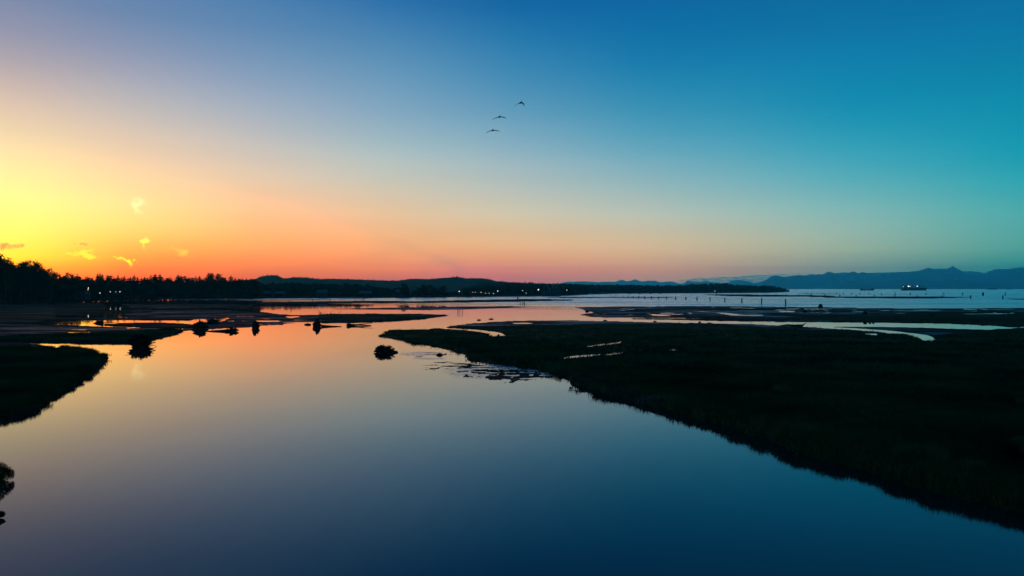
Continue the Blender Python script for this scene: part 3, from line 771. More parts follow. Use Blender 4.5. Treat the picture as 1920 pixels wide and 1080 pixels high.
def sdf(pts):
    """signed distance (inside positive) of the grid to a polygon; returns slice and values"""
    P = to_uv(pts)
    a = np.array(pts, dtype=float)
    r0 = max(np.searchsorted(rows, a[:, 1].min() - 6) - 2, 0)
    r1 = min(np.searchsorted(rows, a[:, 1].max() + 14) + 2, len(rows))
    c0 = max(np.searchsorted(colsx, a[:, 0].min() - 60) - 1, 0)
    c1 = min(np.searchsorted(colsx, a[:, 0].max() + 60) + 1, len(colsx))
    sl = (slice(r0, r1), slice(c0, c1))
    u, v = U[sl], V[sl]
    best = np.full(u.shape, 1e9)
    ins = np.zeros(u.shape, dtype=bool)
    n = len(P)
    for i in range(n):
        x0, y0 = P[i]
        x1, y1 = P[(i + 1) % n]
        dx, dy = x1 - x0, y1 - y0
        t = np.clip(((u - x0) * dx + (v - y0) * dy) / (dx * dx + dy * dy + 1e-9), 0, 1)
        best = np.minimum(best, np.hypot(u - x0 - t * dx, v - y0 - t * dy))
        if y0 != y1:
            cr = ((y0 > v) != (y1 > v)) & (u < (x1 - x0) * (v - y0) / (y1 - y0) + x0)
            ins ^= cr
    return sl, np.where(ins, best, -best)


def land(h, wet, veg, reg, pts, amp=14.0, slope=0.6, pool=0.0):
    sl, sd = sdf(pts)
    d = D[sl]
    sd = sd + amp * N_EDGE[sl] + amp * 0.45 * N_FINE[sl]
    w = np.maximum(slope * F / d, 4.0)
    hh = h(PX[sl], PY[sl]) if callable(h) else h
    t = np.clip(sd / w, 0, 1)
    t = t * t * (3 - 2 * t)
    up = hh * t + (pool * N_STREAK[sl] * t if pool else 0) + 0.012 * N_FINE[sl] * t
    val = np.where(sd > 0, up, -0.5 * np.clip(-sd / w, 0, 1))
    cur = hgt[sl]
    new = np.where(sd > 0, np.where(t > 0.98, val, np.maximum(cur, val)), np.maximum(cur, val))
    hgt[sl] = new
    k = sd > 0
    wetA[sl] = np.where(k, wet, np.where((sd > -w) & (wetA[sl] == 0), wet, wetA[sl]))
    vegA[sl] = np.where(k, veg, vegA[sl])
    regA[sl] = np.where(sd > -2.5 * w, np.where(k | (regA[sl] == 0), reg, regA[sl]), regA[sl])


def carve(pts, amp=6.0, dep=0.3, z=0.0):
    sl, sd = sdf(pts)
    d = D[sl]
    sd = sd + amp * N_EDGE[sl] + amp * 0.4 * N_FINE[sl]
    w = np.maximum(0.35 * F / d, 3.0)
    lim = np.where(sd > 0, z - dep * np.clip(sd / w, 0, 1), z + 0.25 * (-sd / w))
    hgt[sl] = np.minimum(hgt[sl], lim)
    vegA[sl] = np.where(sd > -w, 0.0, vegA[sl])


def recolor(wet, veg, pts, h=None, amp=16.0, pool=0.0):
    sl, sd = sdf(pts)
    sd = sd + amp * N_EDGE[sl]
    t = np.clip(sd / 26.0, 0, 1)
    on = regA[sl] > 0
    wetA[sl] = np.where(on, wetA[sl] * (1 - t) + wet * t, wetA[sl])
    vegA[sl] = np.where(on, vegA[sl] * (1 - t) + veg * t, vegA[sl])
    if h is not None:
        hgt[sl] = np.where(on & (hgt[sl] > 0), hgt[sl] * (1 - t) + t * np.minimum(hgt[sl], h + pool * N_STREAK[sl]), hgt[sl])


LEFT, RIGHT, FLATL, FLATR, BAR = 1, 2, 3, 4, 5
# bars far out
land(0.25, 0.0, 0.3, BAR, [(1012, 558.2), (1060, 557), (1140, 556.7), (1255, 556.7), (1267, 557.4), (1250, 558.4), (1140, 558.6), (1060, 558.8)], 3, 3)
land(0.3, 0.0, 0.3, BAR, [(1312, 552.1), (1345, 551.7), (1450, 552.8), (1545, 554), (1566, 555), (1567, 557), (1540, 557.2), (1500, 556), (1440, 556), (1400, 556), (1355, 555), (1330, 553.2)], 3, 3)
land(0.3, 0.0, 0.3, BAR, [(1540, 556), (1600, 556.3), (1760, 556.2), (1780, 556.8), (1828, 557.2), (1780, 559.2), (1720, 559.8), (1600, 559), (1545, 558)], 3, 3)
land(0.3, 0.0, 0.3, BAR, [(1886, 560.6), (2000, 559.5), (2350, 559.0), (2350, 562.5), (1940, 562), (1888, 561.3)], 3, 3)
land(0.3, 0.05, 0.3, BAR, [(700, 567), (800, 564.8), (900, 562.4), (960, 561.6), (1000, 561), (1075, 562), (1075, 563.5), (960, 566), (860, 567.5), (700, 568.8)], 4, 2)
land(0.3, 0.05, 0.3, BAR, [(487, 567.2), (560, 566), (640, 565.2), (700, 564.4), (760, 565), (700, 568), (600, 569.4), (487, 571)], 5, 2)
land(0.06, 0.8, 0, BAR, [(606, 579.6), (700, 577.2), (780, 575.8), (960, 573.8), (1000, 576), (960, 577.5), (870, 580.6), (800, 581.3), (700, 580.8)], 6, 2, 0.05)
# bar across the middle left
land(0.30, 0.2, 0.6, FLATL, [(590, 591), (620, 589.5), (700, 589.4), (790, 590), (838, 591.6), (822, 594), (795, 597.6), (740, 601.4), (690, 603.4), (650, 604), (600, 604.6), (575, 600)], 6, 0.9)
land(0.05, 0.5, 0.1, FLATL, [(440, 589), (480, 587), (560, 590), (600, 590), (604, 604), (560, 605), (530, 609), (480, 611.5), (440, 612.5), (400, 612)], 14, 0.6, 0.12)
land(0.05, 0.5, 0, FLATL, [(225, 592), (240, 588), (300, 584.4), (380, 583), (480, 584), (520, 588), (480, 592), (420, 597), (330, 600), (240, 599)], 12, 0.6, 0.12)
# dark ground at the foot of the left wood
land(0.25, 0.2, 0.5, FLATL, [(-480, 565), (-480, 604), (0, 605), (60, 604), (110, 601), (200, 599), (365, 600.5), (365, 598.6), (260, 598), (192, 596.2), (110, 597), (100, 592), (120, 588), (112, 580), (100, 570), (60, 565), (0, 565)], 8, 1.2)
land(0.16, 0.3, 0.2, FLATL, [(225, 571), (300, 570.5), (420, 570.8), (480, 572), (470, 575.5), (350, 577.5), (250, 577.5)], 7, 1.2)
land(0.14, 0.3, 0.2, FLATL, [(190, 582), (400, 580.8), (440, 581.2), (430, 583.4), (200, 586)], 7, 1.2)
land(0.20, 0.2, 0.5, FLATL, [(192, 610), (215, 607.6), (240, 606.2), (300, 605.6), (350, 607.4), (376, 611), (365, 615), (300, 615.4), (240, 612), (205, 611.6)], 8, 0.8)
land(0.055, 0.5, 0.0, FLATL, [(-480, 607), (0, 608), (60, 609), (120, 609), (150, 610.5), (210, 613), (245, 613), (300, 616), (340, 617.6), (365, 612), (400, 603), (480, 604), (484, 613), (440, 615), (380, 618), (345, 620.6), (320, 622), (280, 625), (200, 627), (120, 630), (60, 634), (0, 636), (-480, 637)], 12, 0.6, 0.11)
land(0.34, 0.15, 0.7, FLATL, [(-480, 634), (0, 633), (60, 631.4), (120, 628.5), (200, 625.2), (280, 621), (320, 619), (347, 620), (330, 625), (308, 631), (288, 637), (245, 642), (150, 641.4), (60, 640), (0, 640), (-480, 641)], 9, 0.5)
land(0.05, 0.5, 0, LEFT, [(-480, 642), (0, 641), (50, 643), (105, 650.6), (60, 656), (0, 661), (-480, 662)], 10, 0.5, 0.04)
land(lambda x, y: np.interp(y, [645, 680, 800], [0.20, 0.42, 0.5]), 0.1, 1.0, LEFT,
     [(-480, 652), (0, 652), (60, 652), (100, 654), (125, 652), (150, 654), (168, 659), (190, 667), (207, 671), (198, 676), (193, 686), (184, 695), (165, 706), (140, 722), (120, 735), (95, 752), (60, 766), (40, 776), (0, 782), (-120, 800), (-300, 850), (-480, 900)], 13, 0.55)
land(0.18, 0.1, 1.0, LEFT, [(-90, 893), (-30, 895), (4, 899), (15, 903), (4, 908), (-30, 912), (-90, 914)], 8, 0.3)
land(0.10, 0.1, 1.0, LEFT, [(-60, 967), (-12, 968), (2, 971), (3, 974), (-12, 977), (-60, 978)], 6, 0.3)
# flats beyond the creek on the right
land(lambda x, y: 0.045 + 0.10 * np.clip((y - 590) / 10, 0, 1), 0.85, 0.0, FLATR,
     [(1085, 576), (1130, 574.8), (1300, 573.6), (1400, 574), (1530, 576), (1700, 578), (1920, 577.5), (2400, 577), (2400, 612), (1920, 612), (1895, 613), (1860, 610), (1800, 606.7), (1700, 605.3), (1600, 604), (1500, 603), (1400, 602.6), (1300, 600.4), (1200, 598.4), (1135, 596.4), (1100, 593.4), (1085, 591), (1092, 588.5), (1110, 586.5), (1100, 583), (1085, 579), (1078, 576.6)], 12, 0.8, 0.13)
recolor(0.12, 0.9, [(1120, 596), (1200, 595.2), (1330, 597.4), (1450, 597), (1500, 591), (1620, 589), (1760, 585), (2400, 583), (2400, 612), (1900, 612), (1700, 605), (1500, 603), (1300, 600), (1140, 597)], None, 20)
recolor(0.2, 0.3, [(1290, 578.6), (1500, 577.6), (1600, 580), (1640, 582), (1500, 583.4), (1400, 582), (1300, 581.6)], None, 20)
recolor(0.15, 0.4, [(1640, 579.4), (1920, 578), (2400, 577), (2400, 580), (1920, 581), (1760, 581), (1660, 581)], None, 10)
# main marsh, right bank
land(lambda x, y: np.interp(y, [600, 625, 660, 720, 850], [0.12, 0.16, 0.30, 0.50, 0.62]), 0.12, 1.0, RIGHT,
     [(711, 629), (716, 622), (730, 619.4), (800, 618.4), (822, 615), (850, 610), (900, 605.5), (940, 603), (1000, 601.4), (1060, 601), (1130, 602), (1200, 604), (1300, 605.6), (1400, 607.4), (1460, 610.0), (1500, 612.8), (1560, 616.4), (1620, 620.8), (1700, 627.6), (1722, 633.4), (1731, 640), (1748, 640.4), (1768, 630), (1790, 623), (1850, 618), (1893, 616.6), (1930, 614.6), (2400, 613),
      (2400, 1200), (2200, 1080), (2050, 1010), (1920, 967), (1869, 951), (1783, 934), (1698, 911), (1634, 888), (1561, 868), (1493, 853), (1441, 826), (1356, 802), (1262, 775), (1181, 753), (1120, 737), (1090, 727), (1072, 717), (1058, 705), (1030, 698), (980, 690), (920, 680), (880, 672), (866, 662), (840, 653), (780, 644), (740, 636), (720, 632)], 15, 0.6)
recolor(0.8, 0.0, [(826, 614), (850, 609), (900, 604), (1000, 600), (1200, 603), (1400, 606), (1460, 610), (1620, 621), (1740, 634), (1700, 632), (1500, 620), (1380, 613), (1250, 610), (1100, 609), (980, 611), (900, 614), (850, 614)], 0.07, 14, 0.04)
recolor(0.6, 0.1, [(1510, 612), (1640, 611), (1740, 616), (1800, 618), (1740, 628), (1640, 619), (1560, 614)], 0.08, 10, 0.03)
recolor(0.35, 0.1, [(1030, 690), (1060, 688), (1080, 700), (1110, 722), (1180, 742), (1300, 775), (1290, 782), (1180, 756), (1090, 730), (1050, 706)], None, 14)
land(0.2, 0.1, 0.4, FLATL, [(100, 567.6), (150, 568), (196, 569.6), (200, 576), (196, 586), (186, 589.4), (160, 589.4), (130, 591), (100, 592.4)], 5, 1.2)
# mud tongue between the two creek arms
land(0.07, 0.5, 0.1, RIGHT, [(1550, 612.8), (1650, 613.0), (1720, 614.2), (1800, 617), (1870, 618.6), (1850, 621), (1790, 625), (1768, 632), (1752, 640), (1750, 634), (1738, 628.4), (1680, 621), (1600, 615.2)], 4, 0.5)
# creeks and water arms
carve([(818, 613.2), (850, 614.6), (900, 618), (925, 621.5), (938, 624), (950, 630), (934, 632.6), (912, 632.6), (920, 627), (898, 622.8), (860, 619), (828, 617)], 5, 0.2)
carve([(1380, 603.4), (1500, 604), (1600, 605.2), (1700, 606.6), (1800, 608), (1860, 611.2), (1893, 615.4), (1870, 617), (1800, 616), (1720, 613.2), (1650, 612), (1560, 612.0), (1480, 609.6), (1400, 606.8)], 4, 0.25)
carve([(1440, 608.6), (1500, 612), (1560, 615.0), (1650, 620.2), (1700, 625.0), (1737, 630.6), (1750, 633.4), (1746, 638.4), (1732, 638.6), (1726, 633.8), (1700, 627.2), (1620, 620.4), (1540, 615.2), (1480, 611.2)], 2, 0.25)
carve([(112, 594.8), (130, 592), (160, 590.8), (190, 590.8), (193, 592), (175, 593.8), (150, 595.6), (118, 596)], 4, 0.2)
carve([(1218, 589.4), (1240, 589.6), (1260, 592.6), (1240, 593), (1225, 591.6)], 3, 0.12)
carve([(1338, 586), (1362, 586.6), (1398, 591), (1372, 591)], 3, 0.12)
carve([(1458, 583.4), (1492, 583.2), (1490, 585), (1463, 585)], 3, 0.12)
carve([(1120, 595.4), (1200, 595.8), (1318, 596.8), (1326, 598), (1200, 597.6), (1140, 596.8)], 3, 0.12)
carve([(470, 601.6), (500, 601), (535, 601.6), (520, 603.4), (490, 603.6)], 3, 0.1)
carve([(535, 593.4), (560, 592.6), (562, 594.4), (545, 596.6), (538, 595.4)], 3, 0.1)
carve([(236, 614.2), (262, 613.8), (262, 615), (240, 615.4)], 2, 0.1)
carve([(104, 657.4), (122, 657.6), (120, 659.4), (108, 659.6)], 3, 0.3)


def shallow(pts, amp, bias):
    sl, sd = sdf(pts)
    d = D[sl]
    sd = sd + amp * N_EDGE[sl]
    t = np.clip(sd / 45.0, -1, 1)
    st = fbm(PX[sl] / 30.0, V[sl] / 14.0, 5, 57, 0.75)
    val = bias - 0.013 + 0.02 * t + 0.07 * st
    k = sd > -30
    hgt[sl] = np.where(k, np.maximum(hgt[sl], val), hgt[sl])
    wetA[sl] = np.where(k & (regA[sl] == 0), 1.0, wetA[sl])
    vegA[sl] = np.where(k & (regA[sl] == 0), 0.2, vegA[sl])
    regA[sl] = np.where(k & (regA[sl] == 0), RIGHT, regA[sl])


shallow([(742, 664), (770, 661), (800, 660.4), (850, 659), (900, 663), (870, 666), (815, 669), (780, 669.4), (748, 668)], 16, -0.008)
shallow([(764, 673), (800, 672.6), (792, 676), (770, 676)], 12, -0.012)
shallow([(800, 684), (850, 678), (900, 682), (960, 689), (1045, 698), (1050, 706), (1000, 712), (960, 716), (900, 712), (860, 703), (825, 693)], 26, -0.004)
shallow([(1020, 727), (1060, 728), (1110, 735), (1095, 737), (1050, 732)], 8, -0.012)

XW = (PX - 960) / F * D
hgt = hgt + np.where(vegA > 0.3, 0.10 * N_BIG + 0.05 * N_EDGE, 0) * np.clip(hgt * 4, 0, 1) * np.clip((PY - 590) / 60, 0.1, 1)

# perched pools lying in the marsh: the hollow is cut a little below its water sheet
POOLS = [[(1056, 676.6), (1066, 673.4), (1085, 672), (1112, 669.6), (1127, 668.8), (1126, 671), (1092, 674.2), (1064, 677.2)],
         [(1136, 668.8), (1150, 667), (1166, 665.8), (1165, 667.6), (1150, 669.4), (1138, 670.2)],
         [(1100, 652.4), (1130, 649), (1162, 645.8), (1161, 647.6), (1132, 651), (1104, 654)],
         [(1254, 660.8), (1268, 660.2), (1267, 662.2), (1256, 662.6)],
         [(1622, 627.6), (1642, 627.6), (1645, 629.8), (1628, 629.6)],
         [(960, 606.4), (985, 606), (1000, 606.8), (985, 607.6), (965, 607.4)]]
pool_info = []
for pl in POOLS:
    cx_ = sum(p[0] for p in pl) / len(pl)
    cy_ = sum(p[1] for p in pl) / len(pl)
    r = int(np.argmin(abs(rows - cy_)))
    c = int(np.argmin(abs(colsx - cx_)))
    zz = float(np.percentile(hgt[r - 3:r + 4, c - 12:c + 13], 40))
    zz = max(zz, 0.05)
    sl, sd = sdf(pl)
    w = np.maximum(0.5 * F / D[sl], 6.0)
    inn = np.where(sd > -1.0, zz - 0.05, np.where(sd > -3 * w, np.clip(hgt[sl], zz + 0.006, zz + 0.02 + 0.05 * np.clip(-sd / w, 0, 3)), hgt[sl]))
    hgt[sl] = inn
    vegA[sl] = np.where(sd > -w, 0.0, vegA[sl])
    pool_info.append((pl, zz))

nr, nc_ = PX.shape
co = np.stack([XW, D, hgt], -1).reshape(-1, 3)
idx = np.arange(nr * nc_).reshape(nr, nc_)
quads = np.stack([idx[1:, :-1], idx[1:, 1:], idx[:-1, 1:], idx[:-1, :-1]], -1).reshape(-1, 4)
hf = hgt.reshape(-1)
rf = regA.reshape(-1)
keep = (hf[quads].max(1) > -0.12)
quads = quads[keep]
qreg = rf[quads].max(1)
GROUND = {LEFT: ('marsh_bank', 'dark grassy marsh bank jutting into the river on the left'),
          RIGHT: ('marsh_bank', 'broad dark green salt marsh filling the right bank of the river'),
          FLATL: ('mudflat', 'wet blue grey mudflats and low dark banks in front of the left wood'),
          FLATR: ('mudflat', 'wet teal mudflat beyond the creek on the right'),
          BAR: ('sandbar', 'thin dark sandbars lying far out in the bay')}
for k, (nm, lab) in GROUND.items():
    q = quads[qreg == k]
    u, inv = np.unique(q, return_inverse=True)
    me = np_mesh(nm, co[u], inv.reshape(q.shape), M_GROUND, 4)
    for an, arr in (('wet', wetA), ('veg', vegA)):
        a = me.attributes.new(an, 'FLOAT', 'POINT')
        a.data.foreach_set('value', arr.reshape(-1)[u].astype(np.float32))
    me.polygons.foreach_set('use_smooth', np.ones(len(me.polygons), dtype=bool))
    o = bpy.data.objects.new(nm, me)
    C.objects.link(o)
    tag(o, lab, kind='structure')
POOL_LABELS = ['long bright sliver of water in the dark marsh, the larger of the two in line', 'short bright sliver of water at the right end of the long one',
               'thin curved thread of water higher up in the marsh', 'tiny bright puddle alone in the middle of the marsh',
               'short bright puddle on the mud under the right creek arm', 'small pale puddle on the mud near the far edge of the marsh']
for (pl, zz), lab in zip(pool_info, POOL_LABELS):
    mb = MB()
    cx_ = sum(p[0] for p in pl) / len(pl)
    cy_ = sum(p[1] for p in pl) / len(pl)
    pts = []
    for p in pl:
        q = gp(cx_ + (p[0] - cx_) * 1.08, cy_ + (p[1] - cy_) * 1.5)
        pts.append((q.x, q.y, zz))
    mb.poly(pts, [tuple(range(len(pts)))[::-1]])
    o = mb.build('tide_pool', M_WATER)
    tag(o, lab, kind='structure')


def ground_z(px, py):
    r = int(np.argmin(abs(rows - py)))
    c = int(np.argmin(abs(colsx - px)))
    return max(float(hgt[r, c]), 0.0)


# ------------------------------------------------------------------ far land: wooded shore, hills, mountains
def curve(pts, x):
    return float(np.interp(x, [p[0] for p in pts], [p[1] for p in pts]))


SHORE = [(-520, 571), (0, 570.5), (60, 569.5), (120, 566), (180, 562.5), (240, 560.6), (360, 560), (480, 559.6), (600, 559), (720, 558.4), (860, 557), (960, 556),
         (1040, 555), (1080, 553.6), (1108, 552), (1160, 550.4), (1300, 549.8), (1440, 549), (1470, 548), (1480, 547.4)]
xs = list(range(-520, 1481, 8))
mb = MB()
rowsz = [(1.0, -0.3), (1.004, 0.25), (1.03, 1.2), (1.2, 2.0), (2.2, 3.0), (3.2, 3.0)]
pts = []
for s, z in rowsz:
    for x in xs:
        Y = depth(curve(SHORE, x)) * s
        k = min(1.0, (1484 - x) / 60.0)
        p = Vector(((x - 960) / F * Y, Y, z if z < 0 else z * k))
        if s > 1.1:
            p = Vector((p.x, p.y, z * k))
        pts.append(p)
n = len(xs)
mb.poly(pts, [(j * n + i, j * n + i + 1, (j + 1) * n + i + 1, (j + 1) * n + i) for j in range(len(rowsz) - 1) for i in range(n - 1)], True)
tag(mb.build('shore', M_SHORE), 'low dark land under the woods along the far side of the water', kind='structure')


def ridge(name, label, prof, Y0, foot, m, step=1.5, amp=0.5, depth_k=0.75, seed=0, back=1.08, fine=0.4, rowsn=14):
    """a range: crest follows the profile, the front slope comes down to the foot with spurs and gullies"""
    x0, x1 = prof[0][0], prof[-1][0]
    X = np.arange(x0, x1 + step, step)
    top = np.interp(X, [p[0] for p in prof], [p[1] for p in prof])
    top = top + fine * fbm(X / 6.0, X * 0 + seed, 3, seed)
    verts = []
    T = np.linspace(0, 1, rowsn)
    for t in T:
        Y = Y0 * (depth_k + (1 - depth_k) * t)
        crest = H + (HY - top) / F * Y0
        prof_t = t ** 1.3
        nse = fbm(X / 30.0, X * 0 + t * 4.0 + seed, 5, seed + 5) * amp * math.sin(PI * min(t, 1.0)) * 0.35
        z = foot + (crest - foot) * np.clip(prof_t + nse, 0, 0.98 if t < 1 else 1.0)
        verts.append(np.stack([(X - 960) / F * Y, np.full_like(X, Y), z], 1))
    Yb = Y0 * back
    verts.append(np.stack([(X - 960) / F * Yb, np.full_like(X, Yb), np.full_like(X, foot)], 1))
    v = np.concatenate(verts)
    n = len(X)
    r_ = len(T) + 1
    i = np.arange(r_ * n).reshape(r_, n)
    q = np.stack([i[:-1, :-1], i[:-1, 1:], i[1:, 1:], i[1:, :-1]], -1).reshape(-1, 4)
    me = np_mesh(name, v, q, m, 4)
    me.polygons.foreach_set('use_smooth', np.ones(len(me.polygons), dtype=bool))
    o = bpy.data.objects.new(name, me)
    C.objects.link(o)
    tag(o, label, kind='structure')
    return o


MT_NEAR = [(1395, 542), (1427, 534), (1440, 523), (1447, 518), (1457, 516), (1464, 518.7), (1490, 517), (1521, 514.8), (1544, 515), (1550, 510.8), (1560, 510.2),
           (1566, 513.3), (1576, 516), (1584, 515), (1596, 510.2), (1602, 509.8), (1611, 512.7), (1616, 510), (1624, 512.5), (1635, 515), (1665, 514.4), (1680, 512.4),
           (1686, 510), (1694, 511.6), (1704, 509.4), (1712, 510), (1724, 507), (1734, 503), (1744, 501.2), (1752, 504.8), (1772, 505.8), (1780, 501.4), (1786, 499),
           (1795, 504.4), (1805, 510), (1815, 514.4), (1824, 515.8), (1833, 518), (1842, 516), (1852, 509.4), (1858, 509), (1865, 505.6), (1875, 503.7), (1895, 504.4),
           (1909, 501.6), (1920, 501.4), (1960, 497), (2010, 503), (2060, 498), (2120, 506), (2180, 500), (2240, 512)]
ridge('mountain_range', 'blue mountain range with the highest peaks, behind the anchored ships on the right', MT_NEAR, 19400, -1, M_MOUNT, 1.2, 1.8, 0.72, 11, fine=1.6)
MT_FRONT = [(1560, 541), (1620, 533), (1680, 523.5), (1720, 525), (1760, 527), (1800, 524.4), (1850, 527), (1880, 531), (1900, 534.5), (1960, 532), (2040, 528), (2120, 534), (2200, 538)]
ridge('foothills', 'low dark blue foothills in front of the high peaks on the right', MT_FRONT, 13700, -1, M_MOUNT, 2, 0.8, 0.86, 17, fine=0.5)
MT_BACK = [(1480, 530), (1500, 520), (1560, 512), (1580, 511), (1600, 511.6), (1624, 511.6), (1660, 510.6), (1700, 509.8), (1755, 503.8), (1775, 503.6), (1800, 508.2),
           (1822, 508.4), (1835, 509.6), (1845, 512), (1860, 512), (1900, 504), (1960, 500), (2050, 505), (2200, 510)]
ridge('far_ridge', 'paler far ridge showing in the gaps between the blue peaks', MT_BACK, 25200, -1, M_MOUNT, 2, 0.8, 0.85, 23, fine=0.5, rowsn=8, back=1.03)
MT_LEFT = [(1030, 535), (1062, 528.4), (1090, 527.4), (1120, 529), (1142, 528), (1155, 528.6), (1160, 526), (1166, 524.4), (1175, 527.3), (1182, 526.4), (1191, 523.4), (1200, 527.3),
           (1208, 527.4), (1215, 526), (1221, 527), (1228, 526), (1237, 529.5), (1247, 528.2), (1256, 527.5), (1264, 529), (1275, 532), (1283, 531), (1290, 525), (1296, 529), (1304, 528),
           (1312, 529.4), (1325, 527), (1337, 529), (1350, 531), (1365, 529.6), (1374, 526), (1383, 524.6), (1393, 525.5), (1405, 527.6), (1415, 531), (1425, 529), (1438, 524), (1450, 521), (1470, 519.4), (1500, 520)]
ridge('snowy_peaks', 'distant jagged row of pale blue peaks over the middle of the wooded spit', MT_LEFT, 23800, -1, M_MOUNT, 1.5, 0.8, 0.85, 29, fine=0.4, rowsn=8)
HILLS = [(380, 530), (440, 527), (470, 524), (480, 522.6), (487, 519), (500, 516.8), (510, 515.8), (516, 516.2), (522, 518), (532, 522), (540, 521.6), (550, 519.6), (567, 520.8), (574, 520),
         (582, 521.4), (599, 523.2), (624, 522.6), (667, 524), (720, 526), (736, 527), (757, 525), (772, 522.8), (807, 523.2), (826, 521.2), (845, 520.2), (852, 519.4), (865, 520.2), (876, 522.2),
         (900, 521.5), (914, 523.2), (930, 527), (957, 529.8), (990, 532), (1040, 536)]
ridge('wooded_hills', 'long low wooded hills under the orange glow left of centre', HILLS, 2300, -1, M_HILL, 1.0, 0.6, 0.8, 37, fine=0.55)
HILL2 = [(860, 545), (872, 540), (890, 534), (910, 531), (940, 530), (965, 530.4), (1000, 531), (1060, 534), (1120, 538)]
ridge('wooded_knoll', 'darker wooded rise at the right foot of the long hills', HILL2, 1700, -1, M_HILL, 1.0, 0.6, 0.85, 41, fine=0.5)
ISL = [(1850.5, 542.4), (1852, 541.2), (1858, 540.5), (1864, 540.6), (1868, 541.2), (1871, 542.4)]
ridge('islet', 'small dark wooded islet on the horizon near the right edge', ISL, 6600, -0.4, M_HILL, 0.5, 0.2, 0.985, 43, fine=0.1, rowsn=6, back=1.01)
ridge('islet', 'faint smaller islet on the horizon right of the dark one', [(1886, 542.3), (1889, 541.4), (1894, 541.4), (1897, 542.3)], 7000, -0.4, M_HILL, 0.5, 0.2, 0.99, 44, fine=0.1, rowsn=5, back=1.01)


# ------------------------------------------------------------------ trees
def conifer_mesh(seed, levels=15, spread=0.2, bare=0.12):
    r_ = random.Random(seed)
    V_, F_ = [], []
    ph = r_.uniform(0, 6)
    for j in range(levels):
        t = j / (levels - 1)
        z = bare + (0.97 - bare) * t
        L_ = spread * 1.25 * (1 - t) ** 0.75 * r_.uniform(0.72, 1.15) + 0.012
        if t < 0.12:
            L_ *= 0.75
        nb = 9 if t < 0.6 else 6
        for k in range(nb):
            a = 2 * PI * (k + r_.uniform(-0.3, 0.3)) / nb + ph + j
            L2 = L_ * r_.uniform(0.65, 1.15)
            dz = -0.10 * L2 / 0.2 * r_.uniform(0.5, 1.3) + 0.02
            ca, sa = math.cos(a), math.sin(a)
            wv = L2 * 0.42 + 0.008
            o = len(V_)
            V_ += [(0, 0, z + 0.03), (ca * L2 * 0.55 - sa * wv, sa * L2 * 0.55 + ca * wv, z + dz * 0.5), (ca * L2, sa * L2, z + dz),
                   (ca * L2 * 0.55 + sa * wv, sa * L2 * 0.55 - ca * wv, z + dz * 0.5), (ca * L2 * 0.6, sa * L2 * 0.6, z + dz - 0.03)]
            F_ += [(o, o + 1, o + 2), (o, o + 2, o + 3), (o, o + 1, o + 4), (o, o + 4, o + 3)]
    o = len(V_)
    V_ += [(0.008, 0, 0.93), (-0.004, 0.007, 0.93), (-0.004, -0.007, 0.93), (0, 0, 1.0)]
    F_ += [(o, o + 1, o + 3), (o + 1, o + 2, o + 3), (o + 2, o, o + 3)]
    me = bpy.data.meshes.new('crown')
    me.from_pydata(V_, [], F_)
    me.materials.append(M_CONIFER)
    return me


def leafy_mesh(seed, width=0.34, nclump=26, per=70, leaf=0.018, base=0.22, flat=1.0):
    r_ = random.Random(seed)
    V_, F_ = [], []
    ctr = []
    for i in range(nclump):
        while True:
            x, y, z = r_.uniform(-1, 1), r_.uniform(-1, 1), r_.uniform(-1, 1)
            if 0.15 < x * x + y * y + z * z < 1:
                break
        zz = base + (1 - base) * 0.5 * (1 + z * 0.86)
        kk = 1 - 0.35 * max(z, 0) ** 2
        ctr.append((x * width * 0.82 * kk, y * width * 0.82 * kk, zz, r_.uniform(0.07, 0.135) * (width / 0.34) ** 0.5))
    ctr.append((0, 0, base + (1 - base) * 0.5, width * 0.5))
    for (cx_, cy_, cz_, rr) in ctr:
        for _ in range(per):
            v = Vector((r_.gauss(0, 1), r_.gauss(0, 1), r_.gauss(0, 1))).normalized() * rr * r_.uniform(0.35, 1.08)
            p = Vector((cx_ + v.x, cy_ + v.y, min(cz_ + v.z * 0.85, 1.0)))
            a = Vector((r_.gauss(0, 1), r_.gauss(0, 1), r_.gauss(0, 0.6))).normalized() * leaf * r_.uniform(0.6, 1.5)
            b = a.cross(Vector((r_.gauss(0, 1), r_.gauss(0, 1), r_.gauss(0, 1)))).normalized() * leaf * r_.uniform(0.5, 1.1)
            o = len(V_)
            V_ += [tuple(p - a), tuple(p + b), tuple(p + a), tuple(p - b)]
            F_ += [(o, o + 1, o + 2, o + 3)]
    me = bpy.data.meshes.new('crown')
    me.from_pydata(V_, [], F_)
    me.materials.append(M_LEAF)
    return me


def trunk_mesh(seed, r0=0.02, top=0.9, limbs=True):
    r_ = random.Random(seed)
    mb = MB()
    mb.tube([(0, 0, -0.02), (r_.uniform(-.01, .01), r_.uniform(-.01, .01), 0.35), (r_.uniform(-.015, .015), 0, 0.65), (0, 0, top)], [r0, r0 * 0.75, r0 * 0.45, r0 * 0.12], 6, 0.1, seed)
    if limbs:
        for k in range(6):
            a = r_.uniform(0, 6.3)
            z = r_.uniform(0.22, 0.5)
            l = r_.uniform(0.12, 0.24)
            mb.tube([(0, 0, z), (math.cos(a) * l * .6, math.sin(a) * l * .6, z + l * .6), (math.cos(a) * l, math.sin(a) * l, z + l * 1.2)], [r0 * .45, r0 * .28, r0 * .08], 5, 0.1, seed + k)
    return mb.mesh('trunk', M_BARK)


